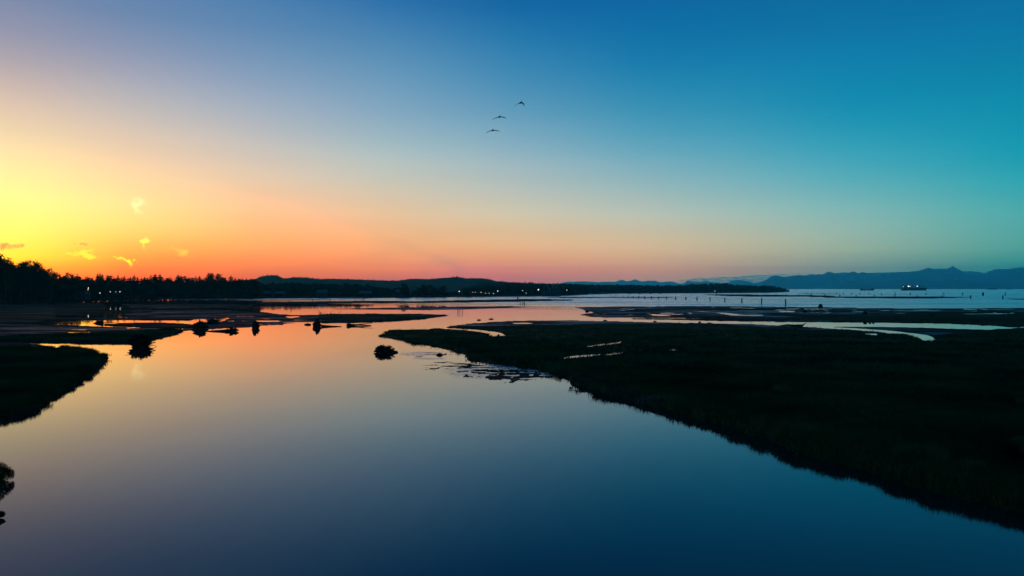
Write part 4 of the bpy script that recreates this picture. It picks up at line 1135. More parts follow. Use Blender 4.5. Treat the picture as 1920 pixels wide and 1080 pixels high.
CON = [conifer_mesh(50 + i, 13 + i % 3 * 2, 0.17 + 0.025 * (i % 4)) for i in range(6)]
CONT = [trunk_mesh(70 + i, 0.014, 0.96, False) for i in range(2)]
LEAFY = [leafy_mesh(90 + i, 0.34 + 0.05 * (i % 3), 30, 70, 0.022, 0.08) for i in range(5)]
LACY = [leafy_mesh(190 + i, 0.26, 20, 60, 0.018, 0.30) for i in range(2)]
BROAD = [leafy_mesh(290 + i, 0.50, 70, 130, 0.017, 0.06) for i in range(2)]
LEAFT = [trunk_mesh(110 + i, 0.022, 0.8) for i in range(3)]


def tree(name, cm, tm, base, h, wk, label, cat, group=None, rz=None):
    o = empty(name, base, rnd.uniform(0, 6.3) if rz is None else rz)
    for nm, me in (('crown', cm), ('trunk', tm)):
        c = bpy.data.objects.new(nm, me)
        C.objects.link(c)
        c.parent = o
        c.scale = (h * wk, h * wk, h)
    tag(o, label, cat, group)
    return o


def place_tree(kind, px, topy, dk=1.0, wk=1.0, label=None, group=None, var=None, basey=None):
    Y = depth(basey if basey else curve(SHORE, px)) * (1.02 * dk)
    base = Vector(((px - 960) / F * Y, Y, 1.0))
    h = H + (HY - topy) / F * Y - 1.0
    if kind == 'conifer':
        m = CON[var if var is not None else rnd.randrange(6)]
        return tree('conifer_tree', m, rnd.choice(CONT), base, h, wk, label or 'dark conifer in the unbroken wood along the left shore', 'tree', group or (None if label else 'conifers of the left wood'))
    if kind == 'leafy':
        return tree('leafy_tree', rnd.choice(LEAFY), rnd.choice(LEAFT), base, h, wk, label or 'dark round leafy tree in the unbroken wood along the left shore', 'tree', group or (None if label else 'leafy trees of the left wood'))
    if kind == 'lacy':
        return tree('open_crowned_tree', rnd.choice(LACY), rnd.choice(LEAFT), base, h, wk, label, 'tree', group)
    return tree('broad_tree', rnd.choice(BROAD), rnd.choice(LEAFT), base, h, wk, label, 'tree', group)


# named trees of the skyline, left to right
place_tree('broad', -12, 474, 1.0, 0.95, 'tall dark tree cut by the left edge of the picture', basey=571)
place_tree('broad', -48, 482, 1.0, 0.9, 'tall dark tree just outside the left edge', basey=571)
place_tree('broad', 6, 483, 1.0, 0.8, 'dense dark tree filling the slope right of the tall edge tree', basey=571)
place_tree('broad', 20, 493, 0.995, 0.62, 'lower dense tree at the bottom of the left corner slope', basey=571)
place_tree('broad', 47, 490, 1.0, 0.62, 'dense tree making the left half of the great dome', basey=570)
place_tree('broad', 67, 492.5, 0.995, 0.66, 'dense tree making the right shoulder of the great dome', basey=570)
place_tree('lacy', 10, 487, 0.98, 1.1, 'ragged tree sloping down beside the tall one at the left edge', basey=571)
place_tree('lacy', 38, 490, 1.0, 0.95, 'slim lacy tree touching the left side of the great dome shaped tree', basey=570)
place_tree('broad', 57, 487.5, 1.0, 0.92, 'great dome shaped tree, the second highest on the left skyline', basey=570)
place_tree('lacy', 86, 502, 1.0, 0.9, 'small lacy tree right of the dome shaped tree, left of a twin', basey=568)
place_tree('lacy', 96, 499.5, 1.0, 0.95, 'taller lacy twin tree with sky showing through, right of the dome shaped tree', basey=568)
place_tree('conifer', 112, 511, 1.0, 1.1, 'single conifer tip between the lacy twins and the rounded clump', basey=566)
place_tree('leafy', 129, 511.5, 1.0, 1.1, 'rounded tree clump with a peaked top above the sloping wood', basey=566)
place_tree('leafy', 143, 515.5, 1.0, 1.1, 'lower rounded tree on the right shoulder of the peaked clump')
place_tree('lacy', 161, 516.5, 1.0, 1.3, 'small bushy tree top alone in the dip above the two stacked lamps')
for px_, ty, l_ in [(183, 512, 'left spire of the three conifers standing close together'), (187.5, 510.5, 'middle and tallest spire of the three close conifers'), (192, 512.5, 'right spire of the three conifers standing close together')]:
    place_tree('conifer', px_, ty, 1.0, 1.5, l_)
place_tree('leafy', 205, 516, 1.0, 1.35, 'flat topped rounded tree right of the three close conifers')
for px_, ty in [(221, 515.5), (233, 517), (245, 518.5), (251.5, 515.5), (258, 518.5), (265, 520), (271, 519), (277, 520), (283, 515.5), (291, 513), (300, 513.5), (334, 514.5), (339, 516.5), (354, 519.5),
                (367, 517.8), (374, 517.5), (382, 521), (433, 516.5), (441, 520.5), (447, 522), (455, 522), (462, 522), (470, 523), (121, 518), (151, 519), (172, 520), (214, 519.5), (240, 520)]:
    place_tree('conifer', px_, ty, rnd.uniform(0.99, 1.04), rnd.uniform(1.9, 2.9))
for px_, ty in [(310, 518), (323, 519.5), (345, 518), (420, 521.5), (105, 515), (166, 520.5), (197, 517), (228, 520.5), (360, 520.5), (450, 523), (478, 523.5)]:
    place_tree('leafy', px_, ty, 1.03, 1.2)
place_tree('broad', 395, 511.5, 1.0, 0.62, 'high round topped tree with a window of sky in its crown, left of a pair')
place_tree('leafy', 410, 513.5, 1.0, 1.25, 'high round topped tree, right of the pair standing above the wood')
# body of the wood: rows of lower trees in front
for row, (dy, sp_) in enumerate([(0.0, 9.5), (4.0, 11), (11.0, 13), (19.0, 15)]):
    x = -130.0
    while x < 482:
        sky = np.interp(x, [-200, -60, 0, 60, 80, 120, 160, 250, 480], [484, 486, 499, 505, 509, 518.5, 522.5, 523, 525])
        ty = sky + dy * np.interp(x, [0, 250], [1.6, 0.9]) + rnd.uniform(0, 3)
        k = 'conifer' if rnd.random() < 0.33 else 'leafy'
        if ty < 549:
            place_tree(k, x + rnd.uniform(-3, 3), ty, 1.02 - 0.008 * row + rnd.uniform(-.006, .006), rnd.uniform(1.4, 2.1), basey=np.interp(x, [-200, 0, 120, 200], [571, 570.5, 566, curve(SHORE, 200)]) if x < 200 else None)
        x += sp_ * rnd.uniform(0.75, 1.25)

# trees that can be told apart in front of the hills
for px_, ty, wk, l_ in [(795, 531.5, 1.25, 'tallest of the dark tree clump in front of the long hills'), (806, 533, 1.1, 'tree on the right side of the tallest in the dark clump under the hills'),
                        (784, 538, 1.1, 'lower tree on the left side of the dark clump under the hills'), (815, 538, 1.0, 'lowest tree at the right end of the dark clump under the hills'),
                        (829, 534, 1.25, 'separate round tree just right of the dark clump, left of the tall pylon'), (822, 540, 0.9, 'small tree at the left foot of the separate round tree'),
                        (756, 530.4, 1.1, 'tree rising from the low wood left of the dark clump'), (762, 533, 0.9, 'small tree close right of the one rising from the low wood')]:
    place_tree('leafy', px_, ty, 0.99, wk, l_)


def wood_stuff(name, label, x0, x1, topf, n, dist_rng, conif, seed, basef=SHORE, minh=6, m=M_FARWOOD, wk=1.0):
    """a far wood read as one mass: many small trees joined in one mesh"""
    r_ = random.Random(seed)
    V_, F_ = [], []
    for i in range(n):
        px = r_.uniform(x0, x1)
        dk = r_.uniform(*dist_rng)
        Y = depth(curve(basef, px)) * dk
        t = (dk - dist_rng[0]) / (dist_rng[1] - dist_rng[0])
        ty = curve(topf, px)
        h = H + (HY - ty) / F * Y - 1.5
        h = max(h * (0.5 + 0.5 * t ** 0.6) * r_.uniform(0.86, 1.03), minh * r_.uniform(.7, 1))
        X = (px - 960) / F * Y
        if r_.random() < conif:
            w = h * r_.uniform(0.13, 0.2) * wk
            k = 5
            for (zb, zt, ww) in ((0.1, 0.5, 1.0), (0.38, 0.75, 0.75), (0.62, 1.0, 0.48)):
                o = len(V_)
                a0 = r_.uniform(0, 6)
                for q in range(k):
                    a = a0 + 2 * PI * q / k
                    rr = w * ww * r_.uniform(0.75, 1.2)
                    V_.append((X + math.cos(a) * rr, Y + math.sin(a) * rr, 1 + h * (zb + r_.uniform(-.03, .03))))
                V_.append((X, Y, 1 + h * zt))
                F_ += [(o + q, o + (q + 1) % k, o + k) for q in range(k)]
        else:
            w = h * r_.uniform(0.3, 0.48) * wk
            for c_ in range(4):
                cx_, cy_, cz_ = X + r_.uniform(-.5, .5) * w, Y + r_.uniform(-.5, .5) * w, 1 + h * r_.uniform(0.45, 0.8)
                rr = w * r_.uniform(0.45, 0.75)
                o = len(V_)
                k = 6
                for lv, (zf, rf) in enumerate(((-0.7, 0.6), (0.0, 1.0), (0.6, 0.75))):
                    for q in range(k):
                        a = 2 * PI * (q + lv * .5) / k
                        V_.append((cx_ + math.cos(a) * rr * rf * r_.uniform(.8, 1.15), cy_ + math.sin(a) * rr * rf, min(cz_ + zf * rr * r_.uniform(.85, 1.1), 1 + h)))
                V_.append((cx_, cy_, min(cz_ + rr, 1 + h)))
                for lv in range(2):
                    F_ += [(o + lv * k + q, o + lv * k + (q + 1) % k, o + (lv + 1) * k + (q + 1) % k, o + (lv + 1) * k + q) for q in range(k)]
                F_ += [(o + 2 * k + q, o + 2 * k + (q + 1) % k, o + 3 * k) for q in range(k)]
    me = bpy.data.meshes.new(name)
    me.from_pydata(V_, [], F_)
    me.materials.append(m)
    o = bpy.data.objects.new(name, me)
    C.objects.link(o)
    tag(o, label, 'trees', kind='stuff')


WOODTOP = [(460, 524.5), (500, 526), (520, 526.4), (560, 527), (600, 528.4), (640, 530), (660, 529.4), (672, 527.6), (684, 531), (720, 536), (740, 538), (752, 534), (770, 541), (800, 541), (840, 545), (870, 547.5), (900, 546), (960, 548)]
wood_stuff('low_wood', 'low dark wood along the shore in front of the long hills', 462, 900, WOODTOP, 900, (1.02, 1.35), 0.3, 7, wk=0.8, minh=4)
SPITTOP = [(850, 543), (880, 538), (905, 533.5), (940, 530.5), (960, 529.6), (979, 528.2), (1004, 529.4), (1035, 530), (1055, 529.6), (1079, 529.6), (1104, 530.6), (1197, 532.4), (1275, 533.6), (1294, 531.2), (1325, 530),
           (1360, 530), (1375, 532), (1437, 533.8), (1451, 534.6), (1462, 537.5), (1468, 540), (1474, 544)]
wood_stuff('shore_scrub', 'dense dark scrub closing the foot of the left wood along the water', -300, 960, [(-300, 545), (0, 548), (120, 549), (300, 551), (600, 552.5), (960, 553)], 900, (1.004, 1.03), 0.1, 9, wk=1.2, minh=3)
wood_stuff('spit_forest', 'dark conifer forest covering the long spit under the distant peaks', 868, 1473, SPITTOP, 4200, (1.02, 1.5), 0.85, 8, wk=1.0, minh=8)


def crest_trees(name, label, prof, Y0, x0, x1, n, hmax, seed):
    r_ = random.Random(seed)
    V_, F_ = [], []
    for i in range(n):
        px = r_.uniform(x0, x1)
        Y = Y0 * r_.uniform(0.93, 1.0)
        top = curve(prof, px)
        z = H + (HY - top) / F * Y0
        z = z * (0.35 + 0.65 * ((Y / Y0 - 0.93) / 0.07)) - 1.0
        h = hmax * r_.uniform(0.35, 1.0)
        w = h * r_.uniform(0.25, 0.5)
        X = (px - 960) / F * Y
        a0 = r_.uniform(0, 6)
        o = len(V_)
        for lv, (zz, rr) in enumerate(((0, .8), (.35, 1.0), (.75, .55))):
            for q in range(5):
                a = a0 + q * 1.2566 + lv * .5
                V_.append((X + math.cos(a) * w * rr * r_.uniform(.7, 1.2), Y + math.sin(a) * w * rr, z + h * zz))
        V_.append((X, Y, z + h))
        for lv in range(2):
            F_ += [(o + lv * 5 + q, o + lv * 5 + (q + 1) % 5, o + lv * 5 + 5 + (q + 1) % 5, o + lv * 5 + 5 + q) for q in range(5)]
        F_ += [(o + 10 + q, o + 10 + (q + 1) % 5, o + 15) for q in range(5)]
    me = bpy.data.meshes.new(name)
    me.from_pydata(V_, [], F_)
    me.materials.append(M_FARWOOD)
    o = bpy.data.objects.new(name, me)
    C.objects.link(o)
    tag(o, label, 'trees', kind='stuff')


crest_trees('hill_forest', 'trees covering the crest of the long hills', HILLS, 2300, 385, 1030, 2600, 5.0, 61)
crest_trees('hill_forest', 'trees covering the darker rise at the right foot of the hills', HILL2, 1700, 865, 1100, 900, 5.0, 62)


# ------------------------------------------------------------------ lamps, pylon, masts, houses, mill
def lamp(px, py, basey, r, m, label, glow_h=None):
    Y = depth(basey)
    p = at(px, py, Y)
    o = empty('street_lamp', (p.x, p.y, 1.0))
    q = MB()
    h = max(p.z - 1.0, 0.5)
    q.tube([(0, 0, -1), (0, 0, h)], [0.12, 0.08], 6)
    q.build('pole', M_PILE, o)
    q = MB()
    q.blob((0, -0.2, h), (r * .5, r * .5, r * .5), 8, 5, 0.0)
    q.build('lamp_head', m, o)
    tag(o, label, 'lamp')


for a in [(166, 540, 567, .34, M_LAMPW, 'upper of the two stacked white lamps in the left wood'),
          (165.4, 543.2, 567, .28, M_LAMPW, 'lower of the two stacked white lamps in the left wood'),
          (187.7, 549.6, 563.5, .36, M_LAMPW, 'warm lamp alone between the stacked pair and the row of three'),
          (207, 547.2, 563.2, .32, M_LAMPW, 'left lamp of the row of three at the foot of the left wood'),
          (217.6, 547.2, 563.2, .26, M_LAMPF, 'dim middle lamp of the row of three at the foot of the left wood'),
          (225.2, 547, 563.2, .38, M_LAMPW, 'right and brightest lamp of the row of three at the foot of the left wood'),
          (861.2, 546.6, 557.6, .55, M_LAMPW, 'bright lamp at the foot of the tall pylon'),
          (886, 548, 557.4, .36, M_LAMPF, 'faint lamp, left of the close pair right of the pylon'),
          (891, 548, 557.4, .32, M_LAMPF, 'faint lamp, right of the close pair right of the pylon'),
          (902, 548, 557.2, .42, M_LAMPW, 'clear lamp in the middle of the string of lamps right of the pylon'),
          (910.4, 549.8, 557.2, .38, M_LAMPF, 'dim lamp just right of the clear lamp in the string'),
          (917.2, 549.8, 557.2, .32, M_LAMPF, 'dimmest lamp of the string before the bright one'),
          (925.4, 550.6, 557.2, .38, M_LAMPF, 'lowest lamp of the string, left of the bright one'),
          (933.2, 545.7, 557, .58, M_LAMPW, 'bright lamp at the right end of the string on the shore'),
          (979.5, 544.7, 556, .45, M_LAMPW, 'lamp on the shore above the old timber piles'),
          (986.4, 549.6, 556, .36, M_LAMPF, 'dim low lamp right of the one above the timber piles'),
          (1009.5, 543.2, 555.6, .8, M_LAMPW, 'brightest lamp of the far shore, with a long streak in the water'),
          (1049.2, 542.9, 554.8, .58, M_LAMPW, 'bright lamp at the right end of the mill'),
          (1062.8, 544.2, 554.5, .5, M_LAMPW, 'smaller bright lamp right of the mill'),
          (1340.5, 545.6, 550, .6, M_LAMPF, 'single faint lamp at the foot of the spit forest')]:
    lamp(*a)

Y = depth(557.3)
o = empty('pylon', ((862.5 - 960) / F * Y, Y, 0.6))
k = ppx(Y)
hh = (H + (HY - 520.5) / F * Y) - 0.6
for dx in (-4.4, -1.6, 4.6):
    q = MB()
    q.tube([(dx * k, 0, -0.6), (dx * k, 0, hh)], [0.34, 0.2], 6)
    q.build('leg', M_STEEL, o)
q = MB()
for i in range(7):
    z = hh * (0.12 + 0.14 * i)
    q.box((0.1 * k, 0, z), (9 * k, 0.2, 0.22))
q.build('crossbar', M_STEEL, o)
tag(o, 'tall slender steel pylon standing against the long hills', 'pylon')
for px_, t_, l_ in [(493.6, 513.6, 'left and taller radio mast on the knob of the long hills'), (500.4, 514, 'right and shorter radio mast on the knob of the long hills')]:
    Y = 2290
    p = at(px_, 518.2, Y)
    o = empty('radio_mast', p)
    q = MB()
    hh = (518.2 - t_) / F * Y
    q.tube([(0, 0, -6), (0, 0, hh)], [0.55, 0.3], 5)
    q.build('mast', M_STEEL, o)
    q = MB()
    q.box((0, 0, hh * .7), (2.0, .3, .3))
    q.build('crossarm', M_STEEL, o)
    tag(o, l_, 'mast')


def house(px, basey, w, d_, hw, hr, rz, label):
    Y = depth(basey)
    o = empty('house', ((px - 960) / F * Y, Y, 0.9), rz)
    q = MB()
    q.box((0, 0, hw / 2), (w, d_, hw))
    q.build('wall', M_WALL, o)
    q = MB()
    e = 0.5
    q.poly([(-w / 2 - e, -d_ / 2 - e, hw + .003), (w / 2 + e, -d_ / 2 - e, hw + .003), (w / 2 + e, d_ / 2 + e, hw + .003), (-w / 2 - e, d_ / 2 + e, hw + .003), (-w / 2, 0, hw + hr), (w / 2, 0, hw + hr)],
           [(0, 1, 5, 4), (2, 3, 4, 5), (0, 4, 3), (1, 2, 5), (3, 2, 1, 0)])
    rf = q.build('roof', M_ROOF, o)
    q = MB()
    q.box((w * .25, d_ * .1, hw + hr), (0.7, 0.7, 1.6))
    q.build('chimney', M_WALL, rf)
    for i in range(3):
        q = MB()
        q.box((-w * .3 + i * w * .3, -d_ / 2 - .02, hw * .55), (1.4, .1, 1.3))
        q.build('window', M_GLASS, o)
    q = MB()
    q.box((w * .42, -d_ / 2 - .02, 1.05), (.9, .1, 2.1))
    q.build('door', M_ROOF, o)
    tag(o, label, 'house')


for a in [(504, 559.0, 9, 7, 3.2, 2.0, 0.2, 'dim grey house under the trees at the left end of the log boom'),
          (528, 558.9, 8, 7, 3, 1.8, -0.3, 'low grey house between the left boom end and the hill knob'),
          (604, 558.7, 8, 7, 4, 2, 0.1, 'taller pale house half hidden in the low wood above the boom'),
          (685, 558.2, 10, 7, 3, 2, -0.1, 'long low grey house at the right end of the log boom'),
          (757, 557.7, 14, 8, 4, 2.4, 0.1, 'wide pale roofed house left of the dark tree clump'),
          (150, 564.6, 10, 7, 3.4, 2.0, 0.3, 'house in the left wood below the two stacked lamps')]:
    house(*a)

Y = depth(555.0)
k = ppx(Y)
o = empty('mill', ((1034 - 960) / F * Y, Y, 0.9))
q = MB()
q.box((0, 0, 2.4), (36 * k, 9, 4.8))
q.box((6 * k, 0, 6.0), (16 * k, 8, 2.6))
q.build('shed', M_WALL, o)
for i, (dx, hh) in enumerate([(-14, 10), (-7, 11.5), (-3, 9), (2, 12), (7, 10.5), (11, 13.5), (15, 9)]):
    q = MB()
    q.tube([(dx * k, -4.7, 0), (dx * k, -4.7, hh)], [.55, .5], 8)
    q.build('stack', M_STEEL, o)
tag(o, 'dim mill with a row of pale stacks among the far shore lamps', 'mill')


# ------------------------------------------------------------------ ships and boats
def hull_mb(L_, B, Dk, bow=1.0, n=14, keel=-0.4, sheer=0.0):
    """closed hull from stern (x=-L/2) to bow (x=+L/2), deck height Dk, rising at the bow"""
    q = MB()
    pts, fs = [], []
    for i in range(n + 1):
        t = i / n
        x = -L_ / 2 + L_ * t
        w = B / 2 * (1 - max(0, (t - 0.78) / 0.22) ** 2.2) * (0.82 + 0.18 * min(1, t / 0.08))
        w = max(w, 0.02 * B)
        wb = w * (0.9 if t < 0.8 else 0.9 - 0.5 * (t - 0.8) / 0.2)
        z = Dk + sheer * max(0, (t - 0.8) / 0.2) ** 0.6 + sheer * .25 * max(0, (0.1 - t) / 0.1)
        fl = 0.03 * L_ * max(0, (t - 0.8) / 0.2)
        pts += [(x, -wb, keel), (x + fl, -w, z), (x + fl, w, z), (x, wb, keel)]
    for i in range(n):
        a = i * 4
        fs += [(a, a + 4, a + 5, a + 1), (a + 1, a + 5, a + 6, a + 2), (a + 2, a + 6, a + 7, a + 3), (a + 3, a + 7, a + 4, a)]
    fs += [(0, 1, 2, 3), (n * 4 + 3, n * 4 + 2, n * 4 + 1, n * 4)]
    q.poly(pts, fs)
    return q


def crane(q, x, z0, h, jib, dirx):
    q.box((x, 0, z0 + h / 2), (2.2, 2.2, h))
    q.box((x, 0, z0 + h + 1.2), (3.2, 3.0, 2.4))
    q.tube([(x, 0, z0 + h), (x + dirx * jib, 0, z0 + h * .55)], [0.6, 0.35], 5)


Y = depth(544.7)
k = ppx(Y)
o = empty('cargo_ship', ((1713.5 - 960) / F * Y, Y, 0), 0.04)
Ls = 46.5 * k
hull_mb(Ls, 24, 4.3 * k, sheer=1.3 * k).build('hull', M_HULL, o)
q = MB()
q.box((-Ls * .405, 0, 4.3 * k + 4.6), (Ls * .12, 21, 9.2))
q.box((-Ls * .40, 0, 4.3 * k + 10.4), (Ls * .09, 24, 2.4))
sup = q.build('superstructure', M_SHIPW, o)
q = MB()
q.box((-Ls * .455, 0, 4.3 * k + 10.8), (5, 5, 5.2), 0, .8)
q.build('funnel', M_DARKHULL, sup)
q = MB()
q.box((-Ls * .352, 0, 4.3 * k + 10.4), (.4, 22, 1.1))
q.build('bridge_window', M_GLASS, sup)
for dx in (-.225, -.075, .09, .24):
    q = MB()
    crane(q, Ls * dx, 4.3 * k, 9.5, 17, 1)
    q.build('deck_crane', M_DARKHULL, o)
for i in range(5):
    q = MB()
    q.box((Ls * (-.285 + .15 * i + (.0 if i else .0)), 0, 4.3 * k + 1.1), (Ls * .11, 16, 2.2))
    q.build('hatch_cover', M_DECK, o)
q = MB()
q.tube([(Ls * .44, 0, 5.4 * k), (Ls * .44, 0, 5.4 * k + 9)], [.5, .3], 5)
q.build('foremast', M_DARKHULL, o)
for (dx, pz, rr) in ((-.452, 536.9, 1.9), (-.268, 536.9, 1.9), (-.205, 537.0, 1.1), (.098, 536.7, 1.5)):
    q = MB()
    q.blob((Ls * dx, -8, H + (HY - pz) / F * Y), (rr * 1.1, rr * .5, rr * .75), 8, 5, 0)
    q.build('deck_light', M_LAMPC, o)
    q = MB()
    q.tube([(Ls * dx, -8, 4.3 * k), (Ls * dx, -8, H + (HY - pz) / F * Y)], [.35, .25], 5)
    q.build('light_mast', M_DARKHULL, o)
tag(o, 'large lit cargo ship with deck cranes anchored in front of the blue mountains', 'ship')

Y = depth(544.6)
k = ppx(Y)
o = empty('cargo_ship', ((1625.5 - 960) / F * Y, Y, 0), PI)
Ls = 25 * k
hull_mb(Ls, 15, 2.3 * k, sheer=.5 * k).build('hull', M_DARKHULL, o)
q = MB()
q.box((-Ls * .40, 0, 2.3 * k + 1.6), (Ls * .12, 12, 3.4))
q.build('superstructure', M_HULL, o)
for dx in (-.2, .0, .2, .34):
    q = MB()
    q.tube([(Ls * dx, 0, 2.3 * k), (Ls * dx, 0, 2.3 * k + 7)], [.5, .3], 5)
    q.tube([(Ls * dx, 0, 2.3 * k + 1), (Ls * dx + 6, 0, 2.3 * k + 5)], [.35, .2], 5)
    q.build('derrick', M_DARKHULL, o)
tag(o, 'small unlit dark cargo ship left of the large lit one', 'ship')

Y = depth(552.4)
o = empty('motor_boat', ((1109 - 960) / F * Y, Y, 0), 0.1)
hull_mb(7.0, 2.4, .95, sheer=.35).build('hull', M_WHITE, o)
q = MB()
q.box((-.4, 0, 1.35), (2.4, 1.8, .95), 0, .85)
cb = q.build('cabin', M_WHITE, o)
q = MB()
q.box((-.4, -.86, 1.42), (1.7, .06, .36))
q.build('window', M_GLASS, cb)
tag(o, 'white motor boat moored at the tip of the low shore', 'boat')
for i, (px_, l_) in enumerate([(1180, 'leftmost of the four small dark work boats under the spit forest'), (1199, 'second from the left of the four small dark work boats'),
                               (1219.5, 'third from the left of the four small dark work boats'), (1237.5, 'rightmost of the four small dark work boats under the spit forest')]):
    Y = depth(551.3)
    o = empty('work_boat', ((px_ - 960) / F * Y, Y, 0), 0.3 * i)
    hull_mb(3.4, 1.9, .5, sheer=.2).build('hull', M_DARKHULL, o)
    q = MB()
    q.box((-.5, 0, .85), (1.2, 1.3, .8))
    q.build('cabin', M_DARKHULL, o)
    tag(o, l_, 'boat', 'small dark work boats below the forest')

# ------------------------------------------------------------------ pilings
ORD = ['first', 'second', 'third', 'fourth', 'fifth', 'sixth', 'seventh', 'eighth', 'ninth', 'tenth', 'eleventh', 'twelfth', 'thirteenth', 'fourteenth', 'fifteenth',
       'sixteenth', 'seventeenth', 'eighteenth', 'nineteenth', 'twentieth', 'twenty-first', 'twenty-second', 'twenty-third', 'twenty-fourth']


def piling(px, topy, basey, wpx, label, group, lean=0.0):
    Y = depth(basey)
    k = ppx(Y)
    h = (basey - topy) * k
    r = wpx * k / 2 * (1.3 if basey < 580 else 1.0)
    q = MB()
    s_ = int(px * 10)
    r_ = random.Random(s_)
    lx = (lean + r_.uniform(-.015, .015)) * h
    q.tube([(0, 0, -1.0), (lx * .3, 0, h * .3), (lx * .7, 0, h * .75), (lx, 0, h)], [r * 1.08, r, r * .95, r * .82], 8, 0.08, s_)
    o = q.build('piling', M_PILE)
    o.location = ((px - 960) / F * Y, Y, 0)
    tag(o, label, 'piling', group)


rowA = [(1146, 553.6, 557.4, .9), (1153, 553.8, 557.6, .9), (1160.6, 553.9, 557.8, .9), (1169, 554, 558, 1), (1177.5, 554, 558.6, 1.1), (1187, 554, 558.9, 1.1), (1197.5, 554, 559.2, 1.1), (1209, 555, 560.2, 1.4),
        (1221.5, 555, 560.6, 1.2), (1235, 555.2, 560.8, 1.3), (1250, 555.6, 561, 1.3), (1267, 556, 561.6, 1.5), (1286, 556, 562.4, 1.5), (1307, 556.9, 563.4, 1.6), (1331.4, 556.7, 564.5, 1.4), (1359, 558, 565.8, 1.6),
        (1391, 558.8, 567.8, 1.7), (1428, 559.4, 570.6, 1.8), (1473, 560.6, 572.6, 1.9)]
for i, (x, t_, b_, w_) in enumerate(rowA):
    piling(x, t_, b_, w_, f'{ORD[len(rowA) - 1 - i]} piling from the right in the nearest row, which grows taller towards the marsh' if i < len(rowA) - 1 else 'tallest and nearest piling, at the right end of the front row', 'pilings of the nearest row')
rowB = [(1343.4, 549.6, 552.4, 1.2), (1349.4, 550.2, 552.6, .8), (1354, 550.6, 552.8, .8), (1359, 550.8, 553, .8), (1365.6, 551, 553.2, .8), (1372.5, 549.8, 553.4, .8), (1384.4, 551, 553.6, 1), (1391.5, 551.2, 553.8, .9), (1399.4, 551.2, 554, 1),
        (1403.8, 551.4, 554, 1), (1418.5, 551.2, 554.4, 1), (1436.2, 551.2, 554.8, 1), (1455.4, 551.8, 555.2, 1.2), (1475, 551.8, 555.4, 1.2), (1497, 551.9, 555.6, 1.2), (1520.8, 551.2, 556, 1.4), (1546.4, 551.2, 556.2, 1.4), (1574.7, 552.4, 556.8, 1.5),
        (1605.3, 552.8, 557, 1.4), (1639.4, 552.9, 557, 1.5), (1677.4, 552.6, 557, 1.5), (1720, 553.8, 557.2, 1.5), (1767, 553.8, 557.4, 1.6)]
for i, (x, t_, b_, w_) in enumerate(rowB):
    piling(x, t_, b_, w_, f'{ORD[i]} piling from the left in the middle row standing along the long sandbar', 'pilings along the long sandbar')
piling(1819.8, 554, 559.6, 1.8, 'dark piling in open water just right of the sandbar tip', None)
piling(1880.4, 554, 560.4, 1.8, 'dark piling in open water nearest the right edge', None)
rowC = [(1511.6, 548.8, 551.2, 1), (1521.5, 548.9, 551.4, 1), (1532, 549, 551.2, .8), (1543.5, 548.9, 551.3, 1), (1555.6, 549, 551.4, .9), (1568.5, 548.9, 551.5, 1), (1582.2, 548.9, 552, 1), (1596.5, 549, 552.2, 1.2), (1612.2, 549, 552.2, 1.2),
        (1628.8, 549.2, 552.4, 1), (1652.8, 549.2, 552.6, 1.2), (1678.6, 549.2, 552.8, 1.2), (1706.8, 548.9, 553.1, 1.4), (1736.4, 548.9, 553.1, 1.2), (1769.6, 549.1, 553.3, 1.2), (1805, 548.6, 553.4, 1.5), (1843.3, 548.2, 553.8, 2.6), (1884.8, 549, 553.8, 1.3)]
for i, (x, t_, b_, w_) in enumerate(rowC):
    lab = 'thick pile cluster, the stoutest of the farthest row' if w_ > 2 else f'{ORD[i]} piling from the left in the farthest row, beyond the long sandbar'
    piling(x, t_, b_, w_, lab, 'pilings of the farthest row')
for x, t_, b_, w_, l_ in [(487, 564.4, 569.4, 1.2, 'piling at the left end of the log boom'), (543.5, 562, 565.4, 1, 'second piling from the left along the log boom'), (586.2, 562, 565.2, 1.1, 'third piling from the left along the log boom'),
                          (618.6, 560.6, 564.4, 1.2, 'fourth piling from the left along the log boom'), (643.2, 560.6, 562.8, 1.1, 'fifth piling from the left along the log boom'), (665.7, 560.4, 562.2, .8, 'short piling before the right end of the log boom'),
                          (681.6, 559.8, 563.2, 1.2, 'piling at the right end of the log boom'), (152, 591, 594.8, 1.4, 'left post standing in the small bright pool under the left wood'),
                          (184, 590, 593.4, 1.2, 'right post standing in the small bright pool under the left wood'), (336.2, 566.6, 571.4, 1.2, 'lone post in the dark water below the left wood'),
                          (395.6, 565.6, 571.6, 1.4, 'taller lone post below the high round topped trees'), (1408.4, 601.8, 606.6, .9, 'thin stake standing in the creek left of the driftwood log'),
                          (1274, 602, 605, .8, 'tiny stake on the far edge of the marsh right of the small driftwood'), (1679.5, 888, 908, 3.2, 'stake on the waterline of the right marsh, mirrored below the bank'),
                          (971, 556.8, 563.4, 2.2, 'stout broken pile standing on the sandbar behind the timber frame')]:
    piling(x, t_, b_, w_, l_, None)

# timber frame: two piles and crosspieces
Y = depth(571.4)
k = ppx(Y)
o = empty('timber_frame', ((982 - 960) / F * Y, Y, 0))
for dx, tp in ((-1.9, 566.4), (1.6, 564.8)):
    q = MB()
    q.tube([(dx * k, 0, -.8), (dx * k, 0, (571.4 - tp) * k)], [.19, .16], 7, .05)
    q.build('pile', M_PILE, o)
for zz in (569.8, 566.6):
    q = MB()
    q.box((-.1 * k, .25, (571.4 - zz) * k), (4.2 * k, .16, .22))
    q.build('crosspiece', M_PILE, o)
q = MB()
q.tube([(-6.5 * k, 1, -.5), (-6.5 * k, 1, 1.5)], [.2, .16], 7, .05)
q.build('brace_pile', M_PILE, o)
tag(o, 'old timber frame of two piles and crosspieces in mid channel', 'piles')


